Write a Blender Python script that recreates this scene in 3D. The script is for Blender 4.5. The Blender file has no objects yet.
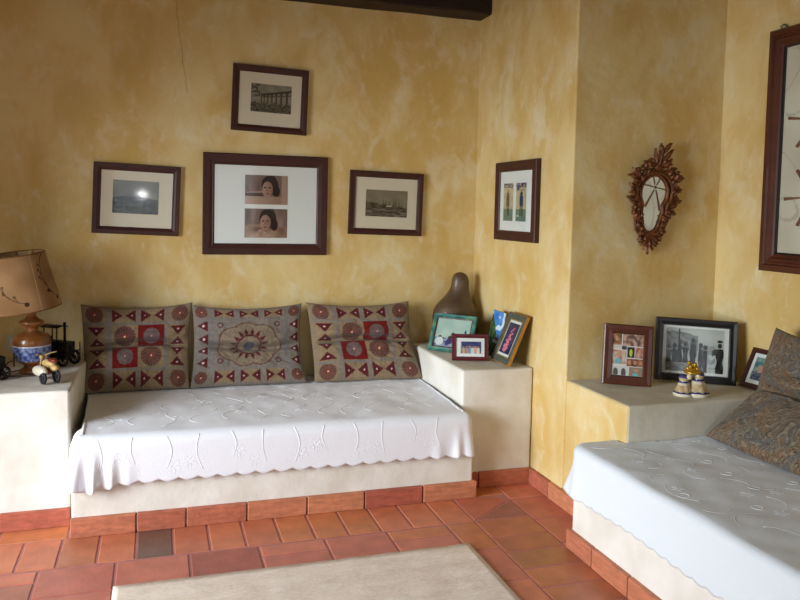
import bpy, bmesh, math, random
from math import sin, cos, pi, radians, hypot, exp, atan2
from mathutils import Vector, Matrix, Euler, noise
random.seed(7)
COL = bpy.context.scene.collection

# ------------------------------------------------------------------ colour helpers
def lin(c):
    return tuple(((x/255.0)/12.92 if x/255.0 <= .04045 else (((x/255.0)+.055)/1.055)**2.4) for x in c)
def mixc(a, b, t):
    t = max(0, min(1, t))
    return tuple(a[i]*(1-t)+b[i]*t for i in range(3))
def nz(x, y, z=0.0):
    return noise.noise(Vector((x, y, z)))
def sst(a, b, x):
    t = max(0, min(1, (x-a)/(b-a))); return t*t*(3-2*t)

# ------------------------------------------------------------------ materials
def new_mat(name):
    m = bpy.data.materials.new(name); m.use_nodes = True
    nt = m.node_tree; nt.nodes.clear()
    out = nt.nodes.new('ShaderNodeOutputMaterial'); b = nt.nodes.new('ShaderNodeBsdfPrincipled')
    nt.links.new(b.outputs[0], out.inputs[0])
    return m, nt, b, out
def N(nt, t, **kw):
    n = nt.nodes.new(t)
    for k, v in kw.items(): setattr(n, k, v)
    return n
def L(nt, a, b): nt.links.new(a, b)
def bump(nt, bsdf, scale, strength, dist=.005, detail=4, coord='Object', stretch=None):
    tc = N(nt, 'ShaderNodeTexCoord'); n = N(nt, 'ShaderNodeTexNoise')
    n.inputs['Scale'].default_value = scale; n.inputs['Detail'].default_value = detail
    src = tc.outputs[coord]
    if stretch:
        mp = N(nt, 'ShaderNodeMapping'); mp.inputs['Scale'].default_value = stretch
        L(nt, src, mp.inputs[0]); src = mp.outputs[0]
    L(nt, src, n.inputs['Vector'])
    b = N(nt, 'ShaderNodeBump'); b.inputs['Strength'].default_value = strength; b.inputs['Distance'].default_value = dist
    L(nt, n.outputs[0], b.inputs['Height']); L(nt, b.outputs[0], bsdf.inputs['Normal'])
    return n, b
def mat_simple(name, rgb, rough=.6, var=.0, vscale=8, bs=0, bstr=.2, metal=0, spec=.5, stretch=None, coat=0, sheen=0):
    m, nt, b, o = new_mat(name)
    c = lin(rgb) + (1,)
    b.inputs['Base Color'].default_value = c; b.inputs['Roughness'].default_value = rough
    b.inputs['Metallic'].default_value = metal; b.inputs['Specular IOR Level'].default_value = spec
    b.inputs['Coat Weight'].default_value = coat; b.inputs['Sheen Weight'].default_value = sheen
    if var:
        tc = N(nt, 'ShaderNodeTexCoord'); n = N(nt, 'ShaderNodeTexNoise'); n.inputs['Scale'].default_value = vscale
        n.inputs['Detail'].default_value = 5
        src = tc.outputs['Object']
        if stretch:
            mp = N(nt, 'ShaderNodeMapping'); mp.inputs['Scale'].default_value = stretch
            L(nt, src, mp.inputs[0]); src = mp.outputs[0]
        L(nt, src, n.inputs['Vector'])
        r = N(nt, 'ShaderNodeValToRGB'); r.color_ramp.elements[0].position = .3; r.color_ramp.elements[1].position = .7
        r.color_ramp.elements[0].color = tuple(x*(1-var) for x in c[:3])+(1,)
        r.color_ramp.elements[1].color = tuple(min(1, x*(1+var)) for x in c[:3])+(1,)
        L(nt, n.outputs[0], r.inputs[0]); L(nt, r.outputs[0], b.inputs['Base Color'])
    if bs: bump(nt, b, bs, bstr, stretch=stretch)
    return m
def mat_attr(name, rough=.6, bs=0, bstr=.2, bdist=.003, nvar=0, nscale=30, spec=.5, sheen=0, transl=0, nstretch=None):
    m, nt, b, o = new_mat(name)
    a = N(nt, 'ShaderNodeAttribute'); a.attribute_name = 'Col'
    b.inputs['Roughness'].default_value = rough; b.inputs['Specular IOR Level'].default_value = spec
    b.inputs['Sheen Weight'].default_value = sheen
    src = a.outputs['Color']
    if nvar:
        tc = N(nt, 'ShaderNodeTexCoord'); n = N(nt, 'ShaderNodeTexNoise'); n.inputs['Scale'].default_value = nscale
        n.inputs['Detail'].default_value = 6
        sv = tc.outputs['Object']
        if nstretch:
            mp = N(nt, 'ShaderNodeMapping'); mp.inputs['Scale'].default_value = nstretch
            L(nt, sv, mp.inputs[0]); sv = mp.outputs[0]
        L(nt, sv, n.inputs['Vector'])
        mr = N(nt, 'ShaderNodeMapRange'); mr.inputs[1].default_value = .3; mr.inputs[2].default_value = .7
        mr.inputs[3].default_value = 1-nvar; mr.inputs[4].default_value = 1+nvar
        L(nt, n.outputs[0], mr.inputs[0])
        vm = N(nt, 'ShaderNodeVectorMath', operation='SCALE'); L(nt, src, vm.inputs[0]); L(nt, mr.outputs[0], vm.inputs['Scale'])
        src = vm.outputs[0]
    L(nt, src, b.inputs['Base Color'])
    if bs: bump(nt, b, bs, bstr, bdist)
    if transl:
        t = N(nt, 'ShaderNodeBsdfTranslucent'); L(nt, src, t.inputs[0])
        mx = N(nt, 'ShaderNodeMixShader'); mx.inputs[0].default_value = transl
        L(nt, b.outputs[0], mx.inputs[1]); L(nt, t.outputs[0], mx.inputs[2]); L(nt, mx.outputs[0], o.inputs[0])
    return m
def mat_glass(name, rough=.045):
    m, nt, b, o = new_mat(name); nt.nodes.remove(b)
    tr = N(nt, 'ShaderNodeBsdfTransparent'); tr.inputs[0].default_value = (.97, .98, .97, 1)
    g = N(nt, 'ShaderNodeBsdfGlossy'); g.inputs['Roughness'].default_value = rough
    lw = N(nt, 'ShaderNodeLayerWeight'); lw.inputs[0].default_value = .5
    pw = N(nt, 'ShaderNodeMath', operation='POWER'); L(nt, lw.outputs['Facing'], pw.inputs[0]); pw.inputs[1].default_value = 4.5
    fr = N(nt, 'ShaderNodeMath', operation='MULTIPLY_ADD'); L(nt, pw.outputs[0], fr.inputs[0]); fr.inputs[1].default_value = .55; fr.inputs[2].default_value = .014
    mx = N(nt, 'ShaderNodeMixShader')
    L(nt, fr.outputs[0], mx.inputs[0]); L(nt, tr.outputs[0], mx.inputs[1]); L(nt, g.outputs[0], mx.inputs[2]); L(nt, mx.outputs[0], o.inputs[0])
    return m

def mat_wall():
    """limewashed ochre plaster, sponged in yellow with paler and deeper clouds"""
    m, nt, b, o = new_mat('ochre_limewash')
    b.inputs['Roughness'].default_value = .75; b.inputs['Specular IOR Level'].default_value = .25
    geo = N(nt, 'ShaderNodeNewGeometry')
    mp = N(nt, 'ShaderNodeMapping'); mp.inputs['Scale'].default_value = (1, 1, .72); L(nt, geo.outputs['Position'], mp.inputs[0])
    P = mp.outputs[0]
    def ns(scale, det, dist=0.0, rough=.55):
        n = N(nt, 'ShaderNodeTexNoise'); n.inputs['Scale'].default_value = scale; n.inputs['Detail'].default_value = det
        n.inputs['Distortion'].default_value = dist; n.inputs['Roughness'].default_value = rough; L(nt, P, n.inputs['Vector']); return n.outputs[0]
    def mix(f, a, c):
        x = N(nt, 'ShaderNodeMix', data_type='RGBA'); L(nt, f, x.inputs[0])
        for s, v in ((6, a), (7, c)):
            if isinstance(v, tuple): x.inputs[s].default_value = v
            else: L(nt, v, x.inputs[s])
        return x.outputs[2]
    def ramp(v, lo, hi, mul=1.0):
        r = N(nt, 'ShaderNodeMapRange', interpolation_type='SMOOTHSTEP'); r.inputs[1].default_value = lo; r.inputs[2].default_value = hi
        r.inputs[4].default_value = mul; L(nt, v, r.inputs[0]); return r.outputs[0]
    base = lin((226, 204, 146))+(1,); deep = lin((212, 178, 106))+(1,); pale = lin((232, 223, 190))+(1,); warm = lin((219, 184, 116))+(1,)
    c = mix(ramp(ns(3.2, 6, .4), .36, .68), base, deep)
    c = mix(ramp(ns(6.5, 7, .9), .5, .74, .55), c, warm)
    c = mix(ramp(ns(5.2, 8, .5, .6), .50, .72, .6), c, pale)
    c = mix(ramp(ns(14, 8, .5, .6), .55, .74, .4), c, pale)
    # fine crack near the top of the rear wall
    sx = N(nt, 'ShaderNodeSeparateXYZ'); L(nt, geo.outputs['Position'], sx.inputs[0])
    def M(op, a, bb):
        n = N(nt, 'ShaderNodeMath', operation=op)
        for i, v in enumerate((a, bb)):
            if isinstance(v, (int, float)): n.inputs[i].default_value = v
            else: L(nt, v, n.inputs[i])
        return n.outputs[0]
    line = M('MULTIPLY_ADD', sx.outputs[2], -.135); line.node.inputs[2].default_value = .452
    wob = M('MULTIPLY', M('SUBTRACT', ns(7, 4), .5), .06)
    dist = M('ABSOLUTE', M('SUBTRACT', M('SUBTRACT', sx.outputs[0], line), wob), 0)
    near = M('LESS_THAN', dist, .0022)
    up = M('MULTIPLY', M('GREATER_THAN', sx.outputs[2], 2.15), M('GREATER_THAN', sx.outputs[1], 4.5))
    c = mix(M('MULTIPLY', M('MULTIPLY', near, up), .45), c, lin((120, 95, 60))+(1,))
    # pale repaired patch above the picture on the right wall
    pa = M('POWER', M('DIVIDE', M('SUBTRACT', sx.outputs[1], 3.765), .075), 2); pb = M('POWER', M('DIVIDE', M('SUBTRACT', sx.outputs[2], 2.03), .17), 2)
    pm = M('MULTIPLY', M('LESS_THAN', M('ADD', M('ADD', pa, pb), M('MULTIPLY', ns(22, 4), 2.6)), 2.0), M('MULTIPLY', M('GREATER_THAN', sx.outputs[0], 1.9), M('LESS_THAN', sx.outputs[0], 2.0)))
    c = mix(M('MULTIPLY', pm, .3), c, pale)
    L(nt, c, b.inputs['Base Color'])
    n1 = N(nt, 'ShaderNodeTexNoise'); n1.inputs['Scale'].default_value = 9; n1.inputs['Detail'].default_value = 7; L(nt, geo.outputs['Position'], n1.inputs['Vector'])
    bp = N(nt, 'ShaderNodeBump'); bp.inputs['Strength'].default_value = .28; bp.inputs['Distance'].default_value = .02
    L(nt, n1.outputs[0], bp.inputs['Height']); L(nt, bp.outputs[0], b.inputs['Normal'])
    return m

M_wall = mat_wall()
def mat_plaster(name, rgb):
    m, nt, b, o = new_mat(name)
    b.inputs['Roughness'].default_value = .8; b.inputs['Specular IOR Level'].default_value = .2
    geo = N(nt, 'ShaderNodeNewGeometry')
    n = N(nt, 'ShaderNodeTexNoise'); n.inputs['Scale'].default_value = 5; n.inputs['Detail'].default_value = 8; L(nt, geo.outputs['Position'], n.inputs['Vector'])
    r = N(nt, 'ShaderNodeValToRGB'); r.color_ramp.elements[0].position = .35; r.color_ramp.elements[1].position = .62
    c = lin(rgb); r.color_ramp.elements[0].color = (c[0]*.86, c[1]*.84, c[2]*.80, 1); r.color_ramp.elements[1].color = c+(1,)
    L(nt, n.outputs[0], r.inputs[0]); L(nt, r.outputs[0], b.inputs['Base Color'])
    n1 = N(nt, 'ShaderNodeTexNoise'); n1.inputs['Scale'].default_value = 14; n1.inputs['Detail'].default_value = 6; L(nt, geo.outputs['Position'], n1.inputs['Vector'])
    bp = N(nt, 'ShaderNodeBump'); bp.inputs['Strength'].default_value = .35; bp.inputs['Distance'].default_value = .012
    L(nt, n1.outputs[0], bp.inputs['Height']); L(nt, bp.outputs[0], b.inputs['Normal'])
    return m
M_plaster = mat_plaster('white_plaster', (234, 231, 222))
M_plaster_cool = mat_plaster('pale_plaster', (226, 222, 206))
M_terra = mat_attr('terracotta', rough=.36, bs=60, bstr=.35, bdist=.003, nvar=.16, nscale=11, spec=.45)
M_terra_sk = mat_attr('terracotta_skirting', rough=.55, bs=34, bstr=.5, bdist=.006, nvar=.2, nscale=18, spec=.35, nstretch=(1, 1, 4))
M_grout = mat_simple('pink_grout', (176, 116, 108), .85, var=.12, vscale=20)
M_beam = mat_simple('dark_beam_wood', (34, 14, 9), .6, var=.35, vscale=6, bs=20, bstr=.4, stretch=(.6, 8, 8))
M_mahog = mat_simple('mahogany_frame_wood', (62, 24, 14), .5, var=.25, vscale=10, bs=60, bstr=.08, stretch=(1, 6, 1))
M_mahog2 = mat_simple('reddish_brown_frame_wood', (82, 38, 20), .42, var=.25, vscale=12, coat=.15)
M_maroon = mat_simple('maroon_lacquer', (86, 20, 28), .35, var=.1, vscale=20, coat=.2)
M_blackf = mat_simple('black_lacquer', (14, 14, 20), .32, spec=.6, coat=.4)
M_gold = mat_simple('gold_edge', (176, 124, 46), .42, var=.2, vscale=30, metal=.35)
M_greyslate = mat_simple('grey_green_frame', (78, 84, 74), .5, var=.3, vscale=40)
M_inner_gold = mat_simple('dull_gold_slip', (150, 128, 74), .5, metal=.3)
M_teal = None
M_matbd = mat_simple('cream_mat_board', (224, 212, 190), .85)
M_matwh = mat_simple('white_mat_board', (232, 234, 232), .85)
M_pic = mat_attr('printed_paper', rough=.7, spec=.3)
M_glass = mat_glass('picture_glass', .06)
M_backing = mat_simple('dark_backing_board', (46, 34, 28), .8)
M_mirror = mat_simple('mirror_silver', (235, 235, 228), .03, metal=1)
M_gilt = mat_simple('aged_gilt_carving', (112, 66, 32), .5, var=.6, vscale=34, bs=90, bstr=.4, metal=.25)
M_cloth = mat_simple('white_woven_cotton', (238, 240, 246), .9, bs=260, bstr=.25, sheen=.2, spec=.1)
M_cord = mat_simple('white_cord_embroidery', (240, 240, 240), .85, spec=.1)
M_cloth2 = mat_simple('cool_white_cotton', (224, 231, 236), .9, bs=240, bstr=.25, sheen=.2, spec=.1)
M_cord2 = mat_simple('pale_grey_cord_embroidery', (206, 212, 214), .85, spec=.1)
M_mattress = mat_simple('mattress_ticking', (225, 222, 214), .9)
M_pillow = mat_attr('patchwork_fabric', rough=.95, bs=220, bstr=.5, bdist=.002, nvar=.12, nscale=60, spec=.1, sheen=.1)
M_gourd = mat_simple('dark_gourd_skin', (84, 64, 42), .5, var=.45, vscale=9, bs=30, bstr=.15, coat=.15)
M_shade = mat_attr('parchment_shade', rough=.75, spec=.2, transl=.25, nvar=.06, nscale=14)
M_cer_br = mat_simple('brown_glazed_ceramic', (128, 78, 36), .3, var=.3, vscale=20, coat=.3)
M_cer_bl = mat_attr('blue_painted_ceramic', rough=.28, spec=.5)
M_iron = mat_simple('blackened_iron', (26, 22, 20), .5, metal=.5, var=.3, vscale=40)
M_rubber = mat_simple('black_tyre', (22, 20, 20), .7)
M_creamp = mat_simple('cream_toy_paint', (196, 164, 104), .4, var=.2, vscale=40)
M_redp = mat_simple('rust_red_toy_paint', (112, 40, 26), .4)
M_whitep = mat_simple('off_white_toy_paint', (206, 196, 176), .4)
M_switch = mat_simple('ivory_switch_plastic', (196, 188, 150), .4)
M_cable = mat_simple('grey_cable', (70, 66, 58), .6)
M_fig = mat_attr('painted_porcelain', rough=.25, spec=.6)
M_figgold = mat_simple('bright_gold_glaze', (190, 150, 50), .3, metal=.6)
M_ceil = mat_simple('dark_wood_ceiling', (92, 62, 42), .8, var=.2, vscale=3, stretch=(.5, 6, 1))
M_terrace = mat_simple('pale_terrace_paving', (190, 176, 156), .85, var=.1, vscale=4)
M_metalhook = mat_simple('verdigris_hook', (70, 96, 76), .5, metal=.4)

def mat_rug():
    m, nt, b, o = new_mat('beige_flatweave')
    b.inputs['Roughness'].default_value = .95; b.inputs['Specular IOR Level'].default_value = .05
    geo = N(nt, 'ShaderNodeTexCoord')
    mp = N(nt, 'ShaderNodeMapping'); mp.inputs['Scale'].default_value = (1, 2.6, 1); L(nt, geo.outputs['Object'], mp.inputs[0])
    n = N(nt, 'ShaderNodeTexNoise'); n.inputs['Scale'].default_value = 42; n.inputs['Detail'].default_value = 8; n.inputs['Roughness'].default_value = .75
    L(nt, mp.outputs[0], n.inputs['Vector'])
    n2 = N(nt, 'ShaderNodeTexNoise'); n2.inputs['Scale'].default_value = 5; n2.inputs['Detail'].default_value = 6; L(nt, mp.outputs[0], n2.inputs['Vector'])
    r = N(nt, 'ShaderNodeValToRGB'); r.color_ramp.elements[0].position = .36; r.color_ramp.elements[1].position = .6
    r.color_ramp.elements[0].color = lin((232, 212, 196))+(1,); r.color_ramp.elements[1].color = lin((246, 236, 222))+(1,)
    L(nt, n.outputs[0], r.inputs[0])
    r2 = N(nt, 'ShaderNodeValToRGB'); r2.color_ramp.elements[0].position = .35; r2.color_ramp.elements[1].position = .65
    r2.color_ramp.elements[0].color = (.88, .84, .80, 1); r2.color_ramp.elements[1].color = (1, 1, 1, 1); L(nt, n2.outputs[0], r2.inputs[0])
    x = N(nt, 'ShaderNodeMix', data_type='RGBA', blend_type='MULTIPLY'); x.inputs[0].default_value = 1
    L(nt, r.outputs[0], x.inputs[6]); L(nt, r2.outputs[0], x.inputs[7]); L(nt, x.outputs[2], b.inputs['Base Color'])
    bp = N(nt, 'ShaderNodeBump'); bp.inputs['Strength'].default_value = .5; bp.inputs['Distance'].default_value = .004
    L(nt, n.outputs[0], bp.inputs['Height']); L(nt, bp.outputs[0], b.inputs['Normal'])
    return m
M_rug = mat_rug()

# ------------------------------------------------------------------ object helpers
def obj(name, bm, mats, parent=None, smooth=False, bevel=0, seg=2):
    me = bpy.data.meshes.new(name); bm.to_mesh(me); bm.free()
    for m in (mats if isinstance(mats, (list, tuple)) else [mats]): me.materials.append(m)
    o = bpy.data.objects.new(name, me); COL.objects.link(o)
    if parent: o.parent = parent
    if smooth:
        for p in me.polygons: p.use_smooth = True
    if bevel:
        md = o.modifiers.new('bevel', 'BEVEL'); md.width = bevel; md.segments = seg; md.limit_method = 'ANGLE'; md.angle_limit = radians(40)
        for p in me.polygons: p.use_smooth = True
        md.harden_normals = False
        w = o.modifiers.new('wn', 'WEIGHTED_NORMAL'); w.keep_sharp = True
    return o
def tag(o, label, cat, group=None):
    o['label'] = label; o['category'] = cat
    if group: o['group'] = group
    return o
def thing(name, label, cat, loc=(0, 0, 0), rot=(0, 0, 0), group=None):
    o = bpy.data.objects.new(name, None); COL.objects.link(o); o.empty_display_size = .1
    o.location = loc; o.rotation_euler = rot
    return tag(o, label, cat, group)
def struct(name, bm, m, **kw):
    o = obj(name, bm, m, **kw); o['kind'] = 'structure'; return o
def box(bm, x0, x1, y0, y1, z0, z1, mi=0):
    v = [bm.verts.new((x, y, z)) for z in (z0, z1) for y in (y0, y1) for x in (x0, x1)]
    fs = [(0, 2, 3, 1), (4, 5, 7, 6), (0, 1, 5, 4), (2, 6, 7, 3), (1, 3, 7, 5), (0, 4, 6, 2)]
    for f in fs:
        F = bm.faces.new([v[i] for i in f]); F.material_index = mi
    return v
def prism(bm, pts, z0, z1, mi=0):
    a = [bm.verts.new((x, y, z0)) for x, y in pts]; b = [bm.verts.new((x, y, z1)) for x, y in pts]
    n = len(pts)
    bm.faces.new(list(reversed(a))).material_index = mi; bm.faces.new(b).material_index = mi
    for i in range(n): bm.faces.new((a[i], a[(i+1) % n], b[(i+1) % n], b[i])).material_index = mi
def lathe(bm, prof, seg=32, sx=1, sy=1, off=lambda z: (0, 0), cap=True, ribs=None):
    rings = []
    for r, z in prof:
        ox, oy = off(z)
        rings.append([bm.verts.new((ox+r*sx*cos(2*pi*i/seg)*(1+(ribs(i/seg, z) if ribs else 0)), oy+r*sy*sin(2*pi*i/seg)*(1+(ribs(i/seg, z) if ribs else 0)), z)) for i in range(seg)])
    for a, b in zip(rings, rings[1:]):
        for i in range(seg): bm.faces.new((a[i], a[(i+1) % seg], b[(i+1) % seg], b[i]))
    if cap:
        bm.faces.new(list(reversed(rings[0]))); bm.faces.new(rings[-1])
    return rings
def tube(bm, pts, r, seg=6, closed=False, cap=True):
    pts = [Vector(p) for p in pts]; n = len(pts); rings = []
    rr = r if callable(r) else (lambda t: r)
    up = None
    for i, p in enumerate(pts):
        if closed: d = pts[(i+1) % n]-pts[i-1]
        else: d = pts[min(i+1, n-1)]-pts[max(i-1, 0)]
        d.normalize()
        if up is None:
            up = Vector((0, 0, 1)) if abs(d.z) < .9 else Vector((1, 0, 0))
        s = d.cross(up); s.normalize(); up = s.cross(d); up.normalize()
        q = rr(i/max(1, n-1))
        rings.append([bm.verts.new(p+(s*cos(2*pi*k/seg)+up*sin(2*pi*k/seg))*q) for k in range(seg)])
    m = n if closed else n-1
    for i in range(m):
        a, b = rings[i], rings[(i+1) % n]
        for k in range(seg): bm.faces.new((a[k], a[(k+1) % seg], b[(k+1) % seg], b[k]))
    if not closed and cap:
        bm.faces.new(list(reversed(rings[0]))); bm.faces.new(rings[-1])
def ellipsoid(bm, c, r, mat=None, seg=16, mi=0):
    mtx = Matrix.Translation(c) @ (mat.to_4x4() if mat else Matrix.Identity(4)) @ Matrix.Diagonal((r[0], r[1], r[2], 1))
    g = bmesh.ops.create_uvsphere(bm, u_segments=seg, v_segments=max(6, seg//2), radius=1, matrix=mtx)
    for v in g['verts']:
        for f in v.link_faces: f.material_index = mi
def set_attr(o, fn):
    """procedural print: fn(vertex coordinate) -> linear rgb, stored per point"""
    me = o.data; a = me.color_attributes.new('Col', 'FLOAT_COLOR', 'POINT')
    for i, v in enumerate(me.vertices): a.data[i].color = tuple(fn(v.co))+(1,)
def set_attr_faces(o, cols):
    me = o.data; a = me.color_attributes.new('Col', 'FLOAT_COLOR', 'CORNER')
    for p, c in zip(me.polygons, cols):
        for li in p.loop_indices: a.data[li].color = tuple(c)+(1,)
def grid_print(name, x0, x1, z0, z1, y, n, fn, parent, mat=None):
    """upright printed sheet facing -Y; fn(u,v): u to the right, v upward"""
    nx = n; ny = max(4, int(n*(z1-z0)/(x1-x0))); bm = bmesh.new(); V = []
    for j in range(ny+1):
        V.append([bm.verts.new((x0+(x1-x0)*i/nx, y, z0+(z1-z0)*j/ny)) for i in range(nx+1)])
    for j in range(ny):
        for i in range(nx): bm.faces.new((V[j][i], V[j][i+1], V[j+1][i+1], V[j+1][i]))
    o = obj(name, bm, mat or M_pic, parent)
    set_attr(o, lambda c: fn((c.x-x0)/(x1-x0), (c.z-z0)/(z1-z0)))
    return o
def moulding(bm, w, h, prof):
    """mitred frame; prof = [(distance in from outer edge, forward depth)] ; frame spans x +-w/2, z 0..h, back at y=0, front -y"""
    rings = []
    for d, y in prof:
        rings.append([bm.verts.new(p) for p in ((-w/2+d, -y, d), (w/2-d, -y, d), (w/2-d, -y, h-d), (-w/2+d, -y, h-d))])
    n = len(rings)
    for a in range(n):
        b = (a+1) % n
        for k in range(4): bm.faces.new((rings[a][k], rings[a][(k+1) % 4], rings[b][(k+1) % 4], rings[b][k]))

# ================================================================== THE ROOM
XL, XR, XS, YB, YC, YN, ZC = -1.4, 1.987, 2.882, 4.612, 3.393, -2.4, 2.93
T = .15
bm = bmesh.new(); box(bm, XL-T, XR, YB, YB+T, -.1, ZC+.1); struct('wall_back', bm, M_wall)
bm = bmesh.new(); box(bm, XR, XS+T, YC, YB+T, -.1, ZC+.1); struct('wall_right', bm, M_wall, bevel=.012, seg=3)
bm = bmesh.new(); box(bm, XS, XS+T, YN-T, YC, -.1, ZC+.1); struct('wall_side', bm, M_wall)
# left wall with the garden doorway
DY0, DY1, DZ = 1.2, 3.44, 1.78
bm = bmesh.new()
box(bm, XL-T, XL, DY1, YB, -.1, ZC+.1); box(bm, XL-T, XL, YN-T, DY0, -.1, ZC+.1); box(bm, XL-T, XL, DY0, DY1, DZ, ZC+.1)
struct('wall_left', bm, M_wall)
# wall behind the viewer with an opening added for the fill lamp
bm = bmesh.new(); WX0, WX1, WZ0, WZ1 = -.6, 1.4, .9, 2.1
box(bm, XL, WX0, YN-T, YN, -.1, ZC+.1); box(bm, WX1, XS, YN-T, YN, -.1, ZC+.1); box(bm, WX0, WX1, YN-T, YN, -.1, WZ0); box(bm, WX0, WX1, YN-T, YN, WZ1, ZC+.1)
struct('wall_front', bm, M_wall)
bm = bmesh.new(); box(bm, XL-T, XS+T, YN-T, YB+T, ZC, ZC+.12); struct('ceiling', bm, M_ceil)
bm = bmesh.new(); box(bm, -9, XL-T-.001, -4, 8, -.2, -.03); struct('ground', bm, M_terrace)

# dark ceiling beam lying against the rear wall
bm = bmesh.new(); y0, y1, z0, z1 = 4.436, 4.63, 2.731, 2.94
nx = 60; rings = []
for i in range(nx+1):
    x = XL+.02+(XR+.01-XL-.02)*i/nx
    w = lambda s: .006*nz(x*3, s, 2)
    rings.append([bm.verts.new(p) for p in ((x, y0+w(1), z0+.008+w(2)), (x, y0+.012+w(1), z0+w(3)), (x, y1, z0+w(4)), (x, y1, z1), (x, y0+w(5), z1))])
for a, b in zip(rings, rings[1:]):
    for k in range(5): bm.faces.new((a[k], b[k], b[(k+1) % 5], a[(k+1) % 5]))
bm.faces.new(rings[0]); bm.faces.new(list(reversed(rings[-1])))
tag(obj('ceiling_beam', bm, M_beam), 'dark wooden beam under the ceiling along the top of the rear wall', 'beam')

# ------------------------------------------------------------------ floor of terracotta tiles
bmF = bmesh.new(); tcols = []
def tcol():
    b = random.random()
    c = mixc(lin((204, 120, 90)), lin((178, 98, 80)), random.random())
    if b < .12: c = mixc(c, lin((190, 118, 66)), .6)
    if b > .93: c = mixc(c, lin((120, 84, 70)), .5)
    return c
def tile(pts, col=None, g=.0045, bv=.004, h=.006):
    c = col or tcol()
    cx = sum(p[0] for p in pts)/len(pts); cy = sum(p[1] for p in pts)/len(pts)
    def inset(d):
        out = []; n = len(pts)
        for i in range(n):
            p0, p, p1 = Vector(pts[i-1]), Vector(pts[i]), Vector(pts[(i+1) % n])
            a = (p-p0).normalized(); b = (p1-p).normalized()
            na, nb = Vector((-a.y, a.x)), Vector((-b.y, b.x))
            k = (na+nb); k = k/ max(.2, 1+na.dot(nb)); out.append(p+k*d)
        return out
    o = [bmF.verts.new((q.x, q.y, -h)) for q in inset(g)]; m = [bmF.verts.new((q.x, q.y, -.0015)) for q in inset(g+.0012)]
    t = [bmF.verts.new((q.x, q.y, 0)) for q in inset(g+bv)]
    n = len(pts)
    for A, B in ((o, m), (m, t)):
        for i in range(n): bmF.faces.new((A[i], A[(i+1) % n], B[(i+1) % n], B[i])); tcols.append(c)
    bmF.faces.new(t); tcols.append(c)
def rt(x0, x1, y0, y1, col=None): tile([(x0, y0), (x1, y0), (x1, y1), (x0, y1)], col)
st = .1554
for k in range(-1, 22):
    x1 = 1.468-k*st
    if k == -1: continue
    if x1-st > XL: rt(x1-st, x1, 3.312, 3.60, lin((112, 84, 70)) if k == 9 else mixc(tcol(), lin((196, 118, 74)), .45))
for k in range(12):                                             # second course, some tiles laid as two halves
    x1 = 1.315-.2955*k; x0 = x1-.2955
    if x0 < XL: break
    if k in (0, 2, 6): rt(x0, x1, 3.20, 3.305); rt(x0, x1, 3.065, 3.20)
    elif k == 3: rt(x0, x1, 3.065, 3.305, lin((160, 84, 66)))
    else: rt(x0, x1, 3.065, 3.305)
for k in range(20):
    y1 = 3.312-.2925*k
    if y1-.29 > YN: rt(1.318, 1.468, y1-.2925, y1)
ys = [3.312, 3.115, 2.965, 2.80, 2.64, 2.48, 2.32, 2.16, 2.0]
for a, b in zip(ys, ys[1:]): rt(1.468, 1.762, b, a, mixc(tcol(), lin((160, 100, 54)), .45))
tile([(1.468, 3.312), (1.762, 3.312), (1.762, 3.53)]); tile([(1.468, 3.312), (1.762, 3.53), (1.66, 3.60), (1.468, 3.60)])
ys = [3.73, 3.53, 3.26, 2.99, 2.72]
for a, b in zip(ys, ys[1:]): rt(1.762, 1.985, b, a)
rt(1.60, 1.762, 3.60, 3.735)
for k in range(3): rt(-.38-.29*(k+1), -.38-.29*k, 3.60, 3.76)
for k in range(12):                                             # rest of the room
    for j in range(20):
        x0 = -1.3445+.2955*k; y1 = 3.065-.2955*j
        if x0+.2955 > 1.33 or y1-.2955 < YN: continue
        rt(x0, x0+.2955, y1-.2955, y1)
for j in range(16):
    y1 = 2.0-.2925*j
    if y1-.29 < YN: break
    for x0 in (1.468, 1.762): rt(x0, x0+.294, y1-.2925, y1)
    for x0 in (2.056, 2.35): rt(x0, x0+.294, y1-.2925, y1)
ntile = len(bmF.faces)
box(bmF, XL-T, XS+T, YN-T, YB+T, -.12, -.0028, 1); tcols += [lin((150, 92, 84))]*6
fl = struct('floor', bmF, [M_terra, M_grout]); set_attr_faces(fl, tcols)

# terracotta skirting runs: list of tile boxes
def skirting(name, runs, parent=None, kind=True):
    bm = bmesh.new(); cols = []
    for (x0, x1, y0, y1, z1) in runs:
        n0 = len(bm.faces); c = mixc(lin((196, 128, 92)), lin((168, 88, 70)), random.random())
        box(bm, x0, x1, y0, y1, 0, z1); cols += [c]*(len(bm.faces)-n0)
    o = obj(name, bm, M_terra_sk, parent); set_attr_faces(o, cols)
    md = o.modifiers.new('b', 'BEVEL'); md.width = .004; md.segments = 2
    if not parent and kind: o['kind'] = 'structure'
    return o
runs = []
x = -.378
while x > XL+.01: runs.append((max(x-.30, XL+.01), x-.006, 3.735, 3.76, .086)); x -= .30
skirting('baseboard_left', runs)
skirting('baseboard_back', [(1.604, 1.66, 3.712, 3.735, .086), (1.666, 1.975, 3.712, 3.735, .086)])
skirting('baseboard_right', [(1.962, 1.992, 3.50, 3.711, .086), (1.962, 1.992, 3.21, 3.494, .085), (1.962, 1.992, 2.95, 3.204, .086)])

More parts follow.
